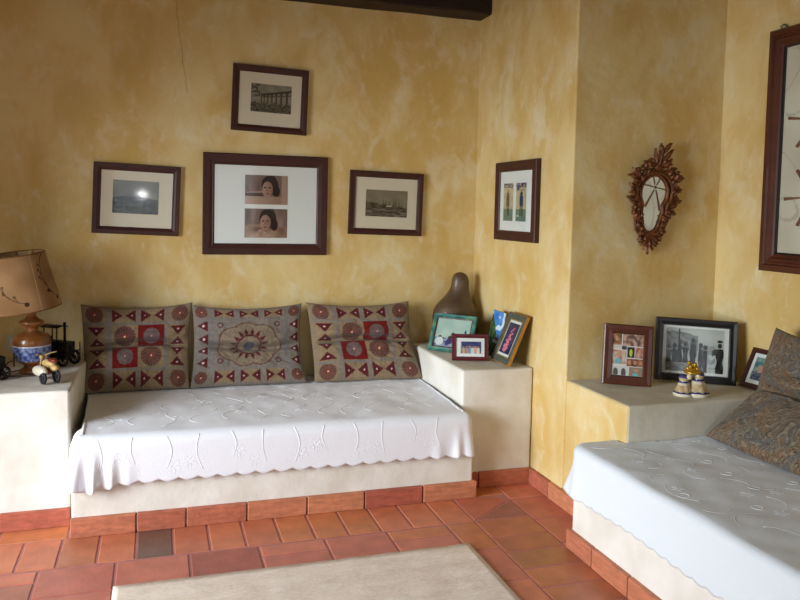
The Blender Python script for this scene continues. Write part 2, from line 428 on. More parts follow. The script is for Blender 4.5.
# ------------------------------------------------------------------ plaster ledges
def rough_block(name, pts, z0, z1, mats, mifn=None, bev=.014, amp=.006):
    bm = bmesh.new(); prism(bm, pts, z0, z1)
    bmesh.ops.subdivide_edges(bm, edges=bm.edges[:], cuts=9, use_grid_fill=True)
    bx0, bx1, by1 = min(p[0] for p in pts), max(p[0] for p in pts), max(p[1] for p in pts)
    for v in bm.verts:
        c = v.co
        if c.z > .1:
            d = Vector((nz(c.y*3, c.z*3, 1), nz(c.x*3, c.z*3, 5), nz(c.x*3, c.y*3, 9)))*amp
            q = v.co+d
            v.co = Vector((min(max(q.x, bx0), bx1), min(q.y, by1), min(q.z, z1)))
    if mifn:
        for f in bm.faces: f.material_index = mifn(f)
    return obj(name, bm, mats, bevel=bev, seg=3)
left_ledge = rough_block('plaster_ledge', [(XL+.002, 3.752), (-.385, 3.752), (-.372, YB-.002), (XL+.002, YB-.002)], 0.001, .634, M_plaster)
tag(left_ledge, 'white plaster ledge carrying the table lamp, left of the first daybed', 'ledge')
right_ledge = rough_block('plaster_ledge', [(1.560, 3.732), (XR-.003, 3.732), (XR-.003, YB-.002), (1.553, YB-.002)], 0.001, .646, M_plaster)
tag(right_ledge, 'white plaster ledge in the corner under the dark gourd sculpture', 'ledge')
niche = rough_block('plaster_ledge', [(XR+.001, 2.853), (XS-.003, 2.853), (XS-.003, YC-.002), (XR+.001, YC-.002)], 0.001, .651,
                    [M_plaster_cool, M_wall], lambda f: 1 if f.normal.x < -.9 and f.calc_center_median().z < .64 else 0)
tag(niche, 'plaster ledge in the recess below the carved mirror, yellow on its left side', 'ledge')

# ------------------------------------------------------------------ built-in daybeds
bed = thing('daybed', 'plaster daybed along the rear wall with three patchwork pillows', 'bed', (0, 0, 0))
bm = bmesh.new(); prism(bm, [(-.366, 3.612), (1.584, 3.612), (1.584, 3.726), (1.548, 3.726), (1.548, YB-.004), (-.366, YB-.004)], .001, .34)
o = obj('plaster_base', bm, M_plaster, bed, bevel=.012, seg=3)
xs = [-.372, -.09, .13, .41, .70, .99, 1.30, 1.60]
skirting('tile_skirting', [(a+.003, b-.003, 3.588, 3.618, .087) for a, b in zip(xs, xs[1:])], bed)
bm = bmesh.new(); box(bm, -.355, 1.535, 3.64, YB-.01, .341, .440); obj('mattress', bm, M_mattress, bed, bevel=.04, seg=4)

bed2 = thing('daybed', 'plaster daybed in the lower right foreground with a paisley cushion', 'bed', (0, 0, 0))
bm = bmesh.new(); prism(bm, [(1.776, .7), (XS-.004, .7), (XS-.004, 2.846), (XR-.004, 2.846), (XR-.004, 2.935), (1.776, 2.935)], .001, .36)
obj('plaster_base', bm, M_plaster, bed2, bevel=.012, seg=3)
ys = [2.945, 2.735, 2.475, 2.20, 1.93, 1.66, 1.39, 1.12, .85]
skirting('tile_skirting', [(1.753, 1.78, b+.003, a-.003, .086) for a, b in zip(ys, ys[1:])]+[(1.78, 1.955, 2.935, 2.946, .086)], bed2)
bm = bmesh.new(); prism(bm, [(1.80, .72), (XS-.01, .72), (XS-.01, 2.84), (XR-.01, 2.84), (XR-.01, 2.91), (1.80, 2.91)], .361, .462); obj('mattress', bm, M_mattress, bed2, bevel=.04, seg=4)

# ------------------------------------------------------------------ bedspreads
def path_len(pts):
    s = [0]
    for a, b in zip(pts, pts[1:]): s.append(s[-1]+(Vector(b)-Vector(a)).length)
    return s
class Spread:
    """cloth over a bed edge: a path of edge points with outward normals, a back anchor for each, rounded fold, drop with scalloped hem"""
    def __init__(s, path, back, ztop, zhem, r, clampf=None, foldf=None, scal=.015, pitch=.088):
        s.path = [Vector(p) for p in path]; s.s = path_len(path); s.L = s.s[-1]
        s.back, s.ztop, s.zhem, s.r, s.clampf, s.foldf, s.scal, s.pitch = back, ztop, zhem, r, clampf, foldf, scal, pitch
    def edge(s, t):
        d = t*s.L
        for i in range(len(s.s)-1):
            if d <= s.s[i+1] or i == len(s.s)-2:
                k = (d-s.s[i])/(s.s[i+1]-s.s[i]); a, b = s.path[i], s.path[i+1]
                p = a.lerp(b, k)
                def nr(j):
                    q = (s.path[min(j+1, len(s.path)-1)]-s.path[max(j-1, 0)]).normalized(); return Vector((q.y, -q.x))
                n = nr(i).lerp(nr(i+1), k).normalized()
                return p, n
    def P(s, t, w, lift=0.0):
        """w<0: on top, -1 = back anchor .. 0 = start of fold ; w>0 metres of cloth past the fold start"""
        p, n = s.edge(t); r = s.r; q = p-n*r
        if w < 0:
            b = Vector(s.back(t)); k = -w
            xy = q.lerp(b, k)
            z = s.ztop + .006*nz(xy.x*4, xy.y*4, 3)+.004*nz(xy.x*11, xy.y*11, 8) + lift - .006*(1-k)**4
            v = Vector((xy.x, xy.y, z))
        else:
            a = min(w/(r*pi/2), 1)*pi/2
            base = q+n*r*sin(a); z = s.ztop-.006-r*(1-cos(a))
            drop = max(0, w-r*pi/2); out = 0
            if s.foldf: out = s.foldf(t, drop)
            z -= drop
            base = base+n*(out+lift*(1 if a > .6 else 0)); z += lift*(0 if a > .6 else 1) + .006*nz(base.x*4, base.y*4, 3)*(1-sin(a))
            v = Vector((base.x, base.y, z))
        if s.clampf: v = s.clampf(v)
        return v
    def hem(s, t):
        return (s.ztop-.006-s.r-s.zhem(t)) + s.r*pi/2 + s.scal*abs(sin(pi*t*s.L/s.pitch)) - s.scal
    def build(s, name, mat, specs=(), nt=300, nb=34, nd=22, thick=.004):
        bm = bmesh.new(); V = []
        for i in range(nt+1):
            t = i/nt; h = s.hem(t); col = []
            for j in range(nb): col.append(bm.verts.new(s.P(t, -1+j/nb)))
            for j in range(nd+1): col.append(bm.verts.new(s.P(t, h*j/nd)))
            V.append(col)
        for a, b in zip(V, V[1:]):
            for j in range(len(a)-1): bm.faces.new((a[j], a[j+1], b[j+1], b[j]))
        bmesh.ops.recalc_face_normals(bm, faces=bm.faces[:])
        up = sum(f.normal.z*f.calc_area() for f in bm.faces)
        if up < 0: bmesh.ops.reverse_faces(bm, faces=bm.faces[:])
        # give the cloth its thickness: a second layer just inside, joined round the rim
        bm.normal_update(); bm.verts.ensure_lookup_table()
        top = list(bm.verts); fcs = [[v.index for v in f.verts] for f in bm.faces]; rim = [[v.index for v in e.verts]+[e.link_faces[0]] for e in bm.edges if len(e.link_faces) == 1]
        rim = [(a, b, f) for a, b, f in rim]
        inner = [bm.verts.new(v.co-v.normal*thick) for v in top]
        for f in fcs: bm.faces.new([inner[i] for i in reversed(f)])
        for a, b, f in rim: bm.faces.new((top[a], top[b], inner[b], inner[a]))
        bmesh.ops.recalc_face_normals(bm, faces=bm.faces[:])
        for cord, cr in specs:
            closed = cord[0] == 'c'; q = cord[1:] if closed else cord
            tube(bm, [s.P(t, w, -.0006) for t, w in q], cr, seg=5, closed=closed)
        return obj(name, bm, mat, smooth=True)

def arc(cx, cy, r, a0, a1, n=6): return [(cx+r*cos(radians(a0+(a1-a0)*i/n)), cy+r*sin(radians(a0+(a1-a0)*i/n))) for i in range(n+1)]
# first daybed: runs down the left end, along the front, back up the right end
rc = .045
path1 = [(-.372, 3.742)]+arc(-.372+rc, 3.578+rc, rc, 180, 270)+arc(1.572-rc, 3.578+rc, rc, 270, 360)+[(1.572, 3.722)]
BXL, BXR, BYB = -.365, 1.545, 4.595
def fold1(t, d):
    L1 = S1.L; s = t*L1
    f = 0
    g = sst(-.02, .2, d)*(.6+2.2*d)
    # gathered folds at both corners, nearly flat along the front
    for c, a, w in ((.10, .022, .024), (.17, .036, .022), (.245, .034, .020), (.32, .020, .022), (.39, .006, .03), (L1-.14, .020, .03), (L1-.215, .016, .022), (L1-.32, .007, .03)):
        f += a*exp(-((s-c)/w)**2)*g
    return f*1.45+.004*nz(s*3, d*4, 2)*g-.003*g
def back1(t):
    return (BXL+(BXR-BXL)*sst(0, 1, t)*.0+(BXR-BXL)*min(1, max(0, (t*S1.L-.15)/(S1.L-.30))), BYB)
def clamp1(v):
    if v.y > 3.746: v.x = min(max(v.x, BXL), BXR)
    return v
S1 = Spread(path1, back1, .462, lambda t: .228-.022*exp(-((t*S1.L-.22)/.08)**2), .055, clamp1, fold1)
random.seed(11)
def flower(S, t0, w0, R, depth, r=.0016):
    """five petal loops round a point; coordinates: t fraction, w (negative = top fraction, positive = metres)"""
    out = []
    for k in range(5):
        a0 = 2*pi*k/5+.3; loop = ['c']
        for m in range(12):
            b = 2*pi*m/12; x = R*(.58+.40*cos(b)); y = R*.26*sin(b)
            dx = x*cos(a0)-y*sin(a0); dy = x*sin(a0)+y*cos(a0)
            w = w0+dy if w0 > 0 else w0+dy/depth
            loop.append((t0+dx/S.L, w))
        out.append((loop, r))
    return out
specs = []
x = .26; k = 0
while x < S1.L-.24:
    t0 = x/S1.L; h = S1.hem(t0)-.03; ln = (.17, .12, .15)[k % 3]; A = (.016, -.010, .020, -.018)[k % 4]
    stem = [(t0+(A*sin(i/14*pi*1.1)+.01*i/14)/S1.L, .045+i/14*min(h-.05, ln)) for i in range(15)]
    specs.append((stem, lambda q: .0027*(1-.35*q)))
    specs += flower(S1, t0+(-.045 if k % 2 else .03)/S1.L, (.175, .14, .19)[k % 3], .036, .9)
    for rep in range(3):
        tt = t0+random.uniform(-.03, .03)/S1.L; base = -.06-.28*rep-random.uniform(0, .06); A = random.choice((-1, 1))*random.uniform(.03, .055)
        specs.append(([(tt+(A*sin(q/16*pi*1.6)+.06*q/16)/S1.L, base-q/16*.22) for q in range(17)], .0021))
        if (k+rep) % 2 == 0: specs += flower(S1, min(.95, tt+.07/S1.L), base-.12, .034, .9)
    x += .148; k += 1
sp1 = S1.build('bedspread', M_cloth, specs)
tag(sp1, 'white embroidered bedspread with scalloped hem under the three patchwork pillows', 'bedspread')

# second daybed: far end nub, then long side facing left
path2 = [(1.980, 2.948)]+arc(1.744+.085, 2.948-.085, .085, 90, 180)+[(1.744, 2.5), (1.744, 2.0), (1.744, 1.4), (1.744, .69)]
path2 = path2[::-1]                                            # keep outward normal on the left-hand side of travel consistent
def fold2(t, d):
    s = (1-t)*S2.L
    g = sst(0, .2, d)*(.4+3*d); f = 0
    for c, a, w in ((.10, .02, .02), (.20, .050, .04), (.29, .018, .03)): f += a*exp(-((s-c)/w)**2)*g
    return f+.006*nz(s*3, d*4, 2)*g+.006*g
def back2(t):
    s = (1-t)*S2.L
    return (XS-.012, 2.845-max(0, s-.20)*.93)
def clamp2(v):
    if v.x > XR-.008: v.y = min(v.y, 2.846)
    v.x = min(v.x, XS-.008); return v
class SpreadR(Spread):
    def edge(s, t):
        p, n = Spread.edge(s, t); return p, -n
S2 = SpreadR(path2, back2, .488, lambda t: .262+.006*sin(t*20), .035, clamp2, fold2, .010, .07)
# pick whichever normal sign points away from the bed
pt_, n_ = S2.edge(.3)
if n_.x > 0: S2.__class__ = Spread
pt_, n_ = S1.edge(.5)
specs = []
random.seed(5)
for s0 in [0.28+.15*i for i in range(13)]:
    t0 = 1-s0/S2.L
    for q0 in (-.05, -.2, -.35, -.5, -.65, -.8):
        tt = t0+random.uniform(-.03, .03)/S2.L; ww = q0+random.uniform(-.03, .03)
        if random.random() < .5:
            R = random.uniform(.016, .022); specs.append((['c']+[(tt+R*cos(2*pi*k/14)/S2.L, ww+R*sin(2*pi*k/14)/1.1) for k in range(14)], .0021))
        A = random.uniform(.04, .08); al = random.uniform(0, 6); sg = random.choice((-1, 1))
        specs.append(([(tt+(A*1.2*cos(al+sg*q/12*2.2)+.03)/S2.L, ww-.05+A*sin(al+sg*q/12*2.2)) for q in range(13)], .0016))
        if random.random() < .45: specs += flower(S2, tt-.06/S2.L, ww-.04, .026, 1.1, .0014)
specs = [q for q in specs if max(w for t, w in (q[0][1:] if q[0][0] == 'c' else q[0])) < -.02 and min(w for t, w in (q[0][1:] if q[0][0] == 'c' else q[0])) > -.97]
sp2 = S2.build('bedspread', M_cloth2, specs, nt=300, nb=40)
tag(sp2, 'bluish white bedspread with looped cord pattern under the paisley cushion', 'bedspread')

# ------------------------------------------------------------------ cushions
SK = 0
def cushion(name, w, L1, a1, L2, a2, T, paint, loc, yaw, label, splay=.02, nx=150, nv=130, seed=0, drop=0, group=None, roll=0, dent=.05, skew=0):
    """soft pillow folded across: lower flap (length L1 at angle a1) and upright part (L2 at a2); faces -Y before yaw"""
    Lt = L1+L2
    def centre(v):
        s = v*Lt; n = 24; y = z = 0; ds = s/n
        for i in range(n):
            q = (i+.5)*ds; k = sst(L1-.04, L1+.05, q); a = a1*(1-k)+a2*k
            y += cos(a)*ds; z += sin(a)*ds
        k = sst(L1-.04, L1+.05, s); a = a1*(1-k)+a2*k
        return y, z, a
    cs = [centre(j/nv) for j in range(nv+1)]
    bm = bmesh.new(); F = []; B = []; uv = {}
    for j in range(nv+1):
        v = j/nv; V = 2*v-1; y, z, a = cs[j]; rf = []; rb = []
        for i in range(nx+1):
            u = 2*i/nx-1
            ex = (1-abs(u)**3.0); ev = (1-abs(V)**3.0)
            th = T*(max(0, ex*ev))**.5
            wloc = w/2*(1-.045*(1-V*V)) + splay*(1-v)**2
            x = u*wloc + skew*(1-v)
            # sides pulled in toward the seam middle, ears at the corners
            vv = (1-.055*(1-u*u)*max(0, V)**2)+.012*(abs(u)**8)*(V > .6)*(V-.6)
            ear = .012*(abs(u)**6)*(abs(V)**6)
            wr = .013*nz(u*2.6+seed, V*3, 1)+.006*nz(u*7+seed, V*9, 4)+.003*nz(u*16+seed, V*20, 6)
            fd = dent*exp(-((v*Lt-L1-.02-.016*sin(u*3+seed))/.026)**2)*(1-.5*abs(u)**3)*(ex**.3)
            fd -= .6*dent*exp(-((v*Lt-L1-.075)/.035)**2)*(1-.6*abs(u)**3)*(ex**.3)
            ny, nzz = -sin(a), cos(a)
            py = y*vv; pz = z*vv - ear*(1 if V < 0 else -1)*0
            f = th+wr*(ex*ev)**.5-fd*min(1, th/T*1.2)
            bt = -th*.75
            if i in (0, nx) or j in (0, nv):
                f = bt = 0
            rf.append(bm.verts.new((x, py+ny*f, pz+nzz*f)))
            rb.append(rf[-1] if (i in (0, nx) or j in (0, nv)) else bm.verts.new((x, py+ny*bt, pz+nzz*bt)))
            uv[rf[-1]] = ((u+1)/2, v); uv.setdefault(rb[-1], ((u+1)/2, v))
        F.append(rf); B.append(rb)
    for j in range(nv):
        for i in range(nx):
            bm.faces.new((F[j][i], F[j][i+1], F[j+1][i+1], F[j+1][i]))
            bm.faces.new((B[j][i], B[j+1][i], B[j+1][i+1], B[j][i+1]))
    cols = [paint(*uv[v]) for v in bm.verts]
    o = obj(name, bm, M_pillow, smooth=True)
    a = o.data.color_attributes.new('Col', 'FLOAT_COLOR', 'POINT')
    for i, c in enumerate(cols): a.data[i].color = tuple(c)+(1,)
    o.location = loc; o.rotation_euler = (0, roll, yaw)
    return tag(o, label, 'pillow', group)

C_beige = lin((140, 122, 98)); C_grey = lin((122, 120, 122)); C_mar = lin((92, 36, 40)); C_red = lin((116, 30, 28)); C_dk = lin((92, 62, 56)); C_tan = lin((152, 128, 94)); C_wh = lin((225, 205, 190))
def sun(u, v, cu, cv, r, asp, ring=None, bg=None):
    dx, dy = (u-cu)*asp, v-cv; d = hypot(dx, dy)
    if d > r: return bg
    if d < r*.10: return C_wh
    if d < r*.24: return lin((140, 62, 44))
    k = sin(atan2(dy, dx)*18)
    return mixc(C_mar, C_beige, .15+.3*(k > .1)) if d < r*.93 else mixc(C_dk, C_beige, .3)
def bow(u, v, x0, x1, y0, y1, bg, vert=False):
    a = (u-x0)/(x1-x0); b = (v-y0)/(y1-y0)
    if vert: a, b = b, a
    if not (0 <= a <= 1 and 0 <= b <= 1): return bg
    d = abs(a-.5)*2
    if d > .10 and d < .97 and abs(b-.5) < .5*(d-.08)/.85:
        if hypot((d-.66)*1.2, (b-.5)*1.2) < .075: return C_wh
        return C_mar
    return mixc(C_tan, C_beige, .5)
def weave(c, u, v, s=0):
    k = .94+.10*nz(u*60, v*60, s)+.10*nz(u*8, v*8, s+3)
    return tuple(x*k for x in c)
def patch_a(u, v, s=0):
    g = C_grey; asp = 1.25; col = C_beige
    xs = (.225, .265, .485, .525, .745, .785); ys = (.20, .235, .50, .535, .775, .81)
    if any(a < u < b for a, b in ((.225, .262), (.750, .785))) or (.49 < u < .525 and (v < .22 or v > .79)) or .775 < v < .805 or .2 < v < .23:
        col = mixc(g, C_beige, .3+.4*(sin(v*160+u*20) > .3))
    cu = u; top = v > .805; bot = v < .2
    if top or bot:
        y0, y1 = (.815, .975) if top else (.025, .195)
        if u < .225: col = sun(u, v, .115, (y0+y1)/2, .098, asp, bg=col) or col
        elif u > .785: col = sun(u, v, .89, (y0+y1)/2, .098, asp, bg=col) or col
        elif .265 < u < .488: col = bow(u, v, .27, .485, y0, y1, col)
        elif .527 < u < .748: col = bow(u, v, .53, .745, y0, y1, col)
    elif u < .225: col = bow(u, v, .05, .2, .25 if v < .5 else .52, .48 if v < .5 else .75, col, True)
    elif u > .785: col = bow(u, v, .81, .95, .25 if v < .5 else .52, .48 if v < .5 else .75, col, True)
    elif .262 < u < .75 and .235 < v < .775:
        ri = u > .506; up = v > .505
        cx = .63 if ri else .383; cy = .64 if up else .37
        if ri == up:
            col = C_red; q = sun(u, v, cx, cy, .095, asp)
            col = q or col
            if q: col = mixc(q, C_grey, .4)
        else: col = sun(u, v, cx, cy, .125, asp) or mixc(C_tan, C_beige, .6)
    return weave(col, u, v, s)
def patch_b(u, v, s=5):
    asp = 1.25; col = mixc(C_beige, C_grey, .55)
    if .17 < u < .83 and .2 < v < .84:
        dx, dy = (u-.5)*asp, v-.5; d = hypot(dx, dy); th = atan2(dy, dx)
        lobe = .300*(1+.13*abs(cos(th*3.5+.3)))*(1 if 1 else 1)*(1+.12*cos(2*th))
        if abs(d-lobe) < .008: col = mixc(C_mar, C_beige, .25)
        elif d < lobe: col = mixc(C_beige, C_grey, .15)
        r2 = .175
        if abs(d-.14) < .010: col = C_mar
        if r2-.02 < d < r2+.055:
            k = abs(((th/(2*pi)*16) % 1)-.5)*2
            if k < .75*(1-(d-r2+.02)/.075): col = C_mar
        if d < .06: col = lin((84, 80, 88))
        for cx in (.235, .765):
            for cy in (.275, .77):
                e = hypot((u-cx)*asp, v-cy)
                if .022 < e < .034: col = C_mar
    elif v >= .86 or v <= .18:
        y0, y1 = (.87, .975) if v > .5 else (.03, .165)
        if u < .16: col = sun(u, v, .075, (y0+y1)/2, .07, asp) or col
        elif u > .84: col = sun(u, v, .925, (y0+y1)/2, .07, asp) or col
        else:
            k = int((u-.18)/.225); a = .19+.225*k
            if 0 <= k < 3: col = bow(u, v, a, a+.175, y0, y1, col)
    else:
        if u < .13 or u > .87:
            k = int((v-.2)/.16); a = .21+.16*k; x0 = .03 if u < .5 else .88
            bx = (u-x0)/.09; by = (v-a)/.13
            if 0 <= bx <= 1 and 0 <= by <= 1 and abs(by-.5) < .5*bx: col = C_mar if hypot(bx-.6, by-.5) > .12 else C_wh
        elif .13 <= u < .165 or .835 < u <= .87: col = mixc(C_grey, C_beige, .2)
    return weave(col, u, v, s)
def paisley(u, v, s=0):
    wx = u*6+1.5*nz(u*3.4, v*3.4, 7+s); wy = v*6+1.5*nz(u*3.4, v*3.4, 11+s)
    f = nz(wx, wy, 3)*8; k = f-math.floor(f)
    c = lin((112, 102, 88))
    g = nz(wx*1.2, wy*1.2, 20)
    if g > .12: c = mixc(c, lin((126, 98, 72)), .6)
    elif g < -.18: c = mixc(c, lin((98, 100, 98)), .7)
    if k < .22: c = mixc(c, lin((150, 136, 112)), .7)
    elif k < .34: c = mixc(c, lin((66, 54, 48)), .8)
    elif .6 < k < .7: c = mixc(c, lin((122, 82, 60)), .6)
    return weave(c, u, v, s)
G = 'patchwork pillows on the daybed'
cushion('pillow', .600, .245, radians(60), .255, radians(84), .058, lambda u, v: patch_a(u, v, 0), (-.105, 4.385, .469), radians(1), 'shaded patchwork pillow beside the lamp ledge, leftmost of the three on the daybed', seed=1, splay=-.022, group=G)
cushion('pillow', .640, .215, radians(58), .270, radians(84), .060, patch_b, (.51, 4.385, .469), 0, 'patchwork pillow with a large scalloped flower outline, middle of the daybed', seed=4, splay=.012, group=G)
cushion('pillow', .650, .245, radians(58), .250, radians(84), .060, lambda u, v: patch_a(u, v, 9), (1.178, 4.365, .469), radians(-1.5), 'patchwork pillow with two bright red squares, against the gourd ledge', seed=8, splay=.012, group=G, skew=.045)
cushion('cushion', .67, .315, radians(36), .320, radians(72), .078, paisley, (2.385, 2.475, .500), radians(-90), 'taupe paisley embroidered cushion leaning in the corner on the foreground daybed', seed=3, splay=.01)

# ------------------------------------------------------------------ pictures
def picture(label, w, h, prof, mframe, fw, loc, rot, mats=None, prints=(), matm=None, cat='framed picture', name='framed_picture', glass=True, easel=False, thick=.02, matrect=None, slip=None, group=None, frame_attr=None, mat_y=None, edge=None):
    """origin at bottom centre of the frame's back; prints = [(x0,x1,z0,z1,n,fn)] in local coordinates"""
    t = thing(name, label, cat, loc, rot, group)
    bm = bmesh.new(); moulding(bm, w, h, prof)
    f = obj('frame', bm, mframe, t)
    if frame_attr: set_attr(f, frame_attr)
    my = mat_y if mat_y is not None else thick*.45
    bm = bmesh.new(); box(bm, -w/2+fw*.5, w/2-fw*.5, -my+.001, -.0005, fw*.5, h-fw*.5); obj('backing', bm, M_backing, t)
    if matm:
        bm = bmesh.new(); box(bm, -w/2+fw*.55, w/2-fw*.55, -my-.002, -my, fw*.55, h-fw*.55); mb_ = obj('mat_board', bm, matm, t)
    if slip:
        d0, d1, sm = slip
        bm = bmesh.new(); moulding(bm, w, h, [(d0, my), (d0, my+.005), (d1, my+.004), (d1, my)]); obj('slip', bm, sm, t)
    for p in prints:
        grid_print(p[6] if len(p) > 6 else 'photograph', p[0], p[1], p[2], p[3], -my-.0035, p[4], p[5], mb_ if matm else t)
    if edge:
        bm = bmesh.new(); moulding(bm, w+.004, h+.004, [(0, 0), (0, thick-.003), (.004, thick-.003), (.004, 0)])
        for v in bm.verts: v.co.z -= .002
        obj('gilt_edge', bm, edge, t)
    if glass:
        gy = my+.0065
        bm = bmesh.new(); box(bm, -w/2+fw*.8, w/2-fw*.8, -gy-.001, -gy, fw*.8, h-fw*.8); obj('glass', bm, M_glass, t)
    if easel:
        # strut behind: reaches the shelf behind the leaning frame
        lean = -rot[0]; top = h*.62; reach = top*sin(lean)
        Lz = top*cos(lean)
        # world drop from hinge to shelf = Lz ; foot set back by .05
        back = easel if isinstance(easel, float) else .05
        # express foot in local (lean-rotated) frame: world offset (y,z) relative to base
        yw, zw = reach+back, 0
        ly = yw*cos(lean)-zw*sin(lean); lz = yw*sin(lean)*1.0+zw*cos(lean)
        ly, lz = yw*cos(lean), yw*sin(lean)
        bm = bmesh.new()
        a = Vector((0, .001, top)); b = Vector((0, ly, lz+.004)); d = (b-a).normalized(); nrm = Vector((0, d.z, -d.y))*.002
        vs = [bm.verts.new(q) for q in (a+Vector((-.018, 0, 0))-nrm, a+Vector((.018, 0, 0))-nrm, b+Vector((.03, 0, 0))-nrm, b+Vector((-.03, 0, 0))-nrm,
                                        a+Vector((-.018, 0, 0))+nrm, a+Vector((.018, 0, 0))+nrm, b+Vector((.03, 0, 0))+nrm, b+Vector((-.03, 0, 0))+nrm)]
        for fc in ((0, 1, 2, 3), (7, 6, 5, 4), (0, 4, 5, 1), (1, 5, 6, 2), (2, 6, 7, 3), (3, 7, 4, 0)): bm.faces.new([vs[i] for i in fc])
        bmesh.ops.recalc_face_normals(bm, faces=bm.faces[:])
        obj('easel_strut', bm, M_backing, t)
    return t
def fprof(fw, th, bead=True):
    return [(0, 0), (0, th*.8), (fw*.08, th), (fw*.55, th*.96), (fw*.8, th*.8), (fw*.86, th*.86), (fw*.95, th*.7), (fw, th*.5), (fw, 0)]
# --- prints
def aqueduct(u, v):
    sky = mixc(lin((150, 140, 120)), lin((128, 120, 104)), .5+nz(u*5, v*5, 1))
    c = sky
    topz = .56+.27*u; basez = .33+.05*nz(u*6, 0, 3)
    if u > .24:
        if v < topz+.02 and v > topz-.05: c = lin((66, 56, 46))
        elif v <= topz-.05 and v > basez:
            k = ((u-.24)/(.06+.05*u)) % 1
            if k < .36: c = lin((78, 66, 54))
            if abs(v-(topz*.62+.14)) < .018: c = lin((84, 72, 58))
            if v > topz-.10 and abs(k-.68) > .2: c = lin((76, 64, 52))
    if u < .22 and v > .55 and nz(u*12, v*12, 4) > -.1: c = lin((92, 84, 72))
    if v < basez+.06*nz(u*14, v*14, 2): c = mixc(lin((112, 102, 82)), lin((62, 56, 46)), .5+1.2*nz(u*16, v*16, 8))
    if v > .44 and v < .5 and u < .2: c = lin((150, 145, 128))
    return c
def hill_castle(u, v):
    c = mixc(lin((136, 136, 128)), lin((110, 112, 112)), .5+nz(u*4, v*4, 6))
    hl = .42+.14*sin(u*3+.3)+.05*nz(u*9, 0, 2)
    if v < hl: c = mixc(lin((52, 58, 72)), lin((92, 92, 88)), .5+1.3*nz(u*9, v*12, 3))
    if v < .28: c = mixc(lin((44, 48, 54)), lin((96, 98, 92)), .5+1.5*nz(u*14, v*14, 1))
    for x, w, h in ((.3, .05, .62), (.36, .03, .7), (.43, .06, .56), (.55, .03, .6)):
        if abs(u-x) < w/2 and hl-.05 < v < h: c = lin((118, 116, 118))
    return c
def spires(u, v):
    c = mixc(lin((140, 128, 104)), lin((124, 114, 94)), .5+nz(u*4, v*4, 9))
    for x, w, h in ((.42, .03, .72), (.48, .05, .62), (.56, .07, .58), (.67, .03, .74), (.72, .05, .66), (.8, .04, .62), (.86, .03, .55)):
        if abs(u-x) < w/2*max(.2, (h-v)/.25+.2) and v < h: c = lin((98, 86, 72))
    if v < .56-.22*u+.05*nz(u*10, 1, 2): c = mixc(lin((62, 50, 38)), lin((96, 84, 62)), .5+1.3*nz(u*8, v*8, 5))
    elif v < .42: c = mixc(lin((90, 78, 64)), lin((140, 128, 108)), .5+1.6*nz(u*10, v*26, 2))
    if .5 < u < .62 and .38 < v < .42: c = lin((190, 182, 160))
    if v < .3: c = mixc(lin((66, 52, 44)), lin((130, 118, 100)), .4+1.5*nz(u*6, v*22, 4))
    return c
def portrait(flip):
    def fn(u, v):
        bg = mixc(lin((150, 124, 112)), lin((96, 74, 66)), .5+.9*nz(u*7, v*1.2, 3+flip))
        c = bg
        cx = .56 if not flip else .52
        if v < .42+.04*sin(u*5): c = mixc(lin((176, 142, 122)), lin((120, 88, 74)), .5+.9*nz(u*4, v*5, 1))
        if not flip and v < .4 and u < .42 and abs(v-.33) < .06: c = lin((84, 62, 58))
        hair = ((u-cx-.02)/.20)**2+((v-.66)/.34)**2
        if hair < 1: c = mixc(lin((36, 26, 26)), lin((62, 46, 42)), .5+nz(u*20, v*10, 2))
        if ((u-cx-.17)/.09)**2+((v-.45)/.2)**2 < 1: c = lin((40, 28, 28))
        face = ((u-cx+.035)/.125)**2+((v-.52)/.27)**2
        if face < 1:
            c = mixc(lin((186, 148, 130)), lin((110, 78, 68)), .25+(u-cx+.1)*2.4)
            for ex in (-.09, .015):
                if ((u-cx-ex)/.03)**2+((v-.58)/.025)**2 < 1: c = lin((50, 34, 32))
            if ((u-cx+.04)/.012)**2+((v-.50)/.06)**2 < 1: c = lin((120, 86, 74))
            if ((u-cx+.04)/.04)**2+((v-.37)/.02)**2 < 1: c = lin((110, 52, 50))
        if not flip and v < .28: c = mixc(lin((188, 158, 138)), lin((140, 106, 90)), u)
        if flip and v < .30-.9*abs(u-.38): c = mixc(lin((196, 164, 146)), lin((160, 126, 110)), .5+nz(u*9, v*9, 1))
        if u > .85 and not flip: c = mixc(c, lin((176, 148, 134)), .6)
        return c
    return fn
def tall_print(kind):
    def fn(u, v):
        c = mixc(lin((206, 190, 150)), lin((180, 168, 140)), .5+nz(u*5, v*8, kind))
        if v < .32: c = mixc(lin((112, 134, 104)), lin((96, 124, 112)), .5+nz(u*6, v*6, 2))
        if v > .88 and nz(u*9, v*20, kind) > -.1: c = lin((96, 84, 104))
        if v > .8 and .1 < u < .9 and kind and nz(u*8, v*10, 4) > 0: c = lin((70, 72, 110))
        s = .5+.08*(kind-.5)
        if .62 < v < .76 and abs(u-s) < .12: c = lin((60, 52, 60)) if kind else lin((110, 74, 60))
        if .4 < v < .66 and abs(u-s) < .17: c = lin((44, 66, 96)) if kind else lin((98, 78, 64))
        if .14 < v < .42 and (abs(u-s-.09) < .05 or abs(u-s+.09-(.42-v)*.5*(1-kind)) < .05): c = lin((50, 44, 52))
        if ((u-s)/.07)**2+((v-.8)/.035)**2 < 1: c = lin((150, 112, 90))
        if kind and ((u-.2)/.13)**2+((v-.14)/.03)**2 < 1: c = lin((190, 186, 170))
        return c
    return fn
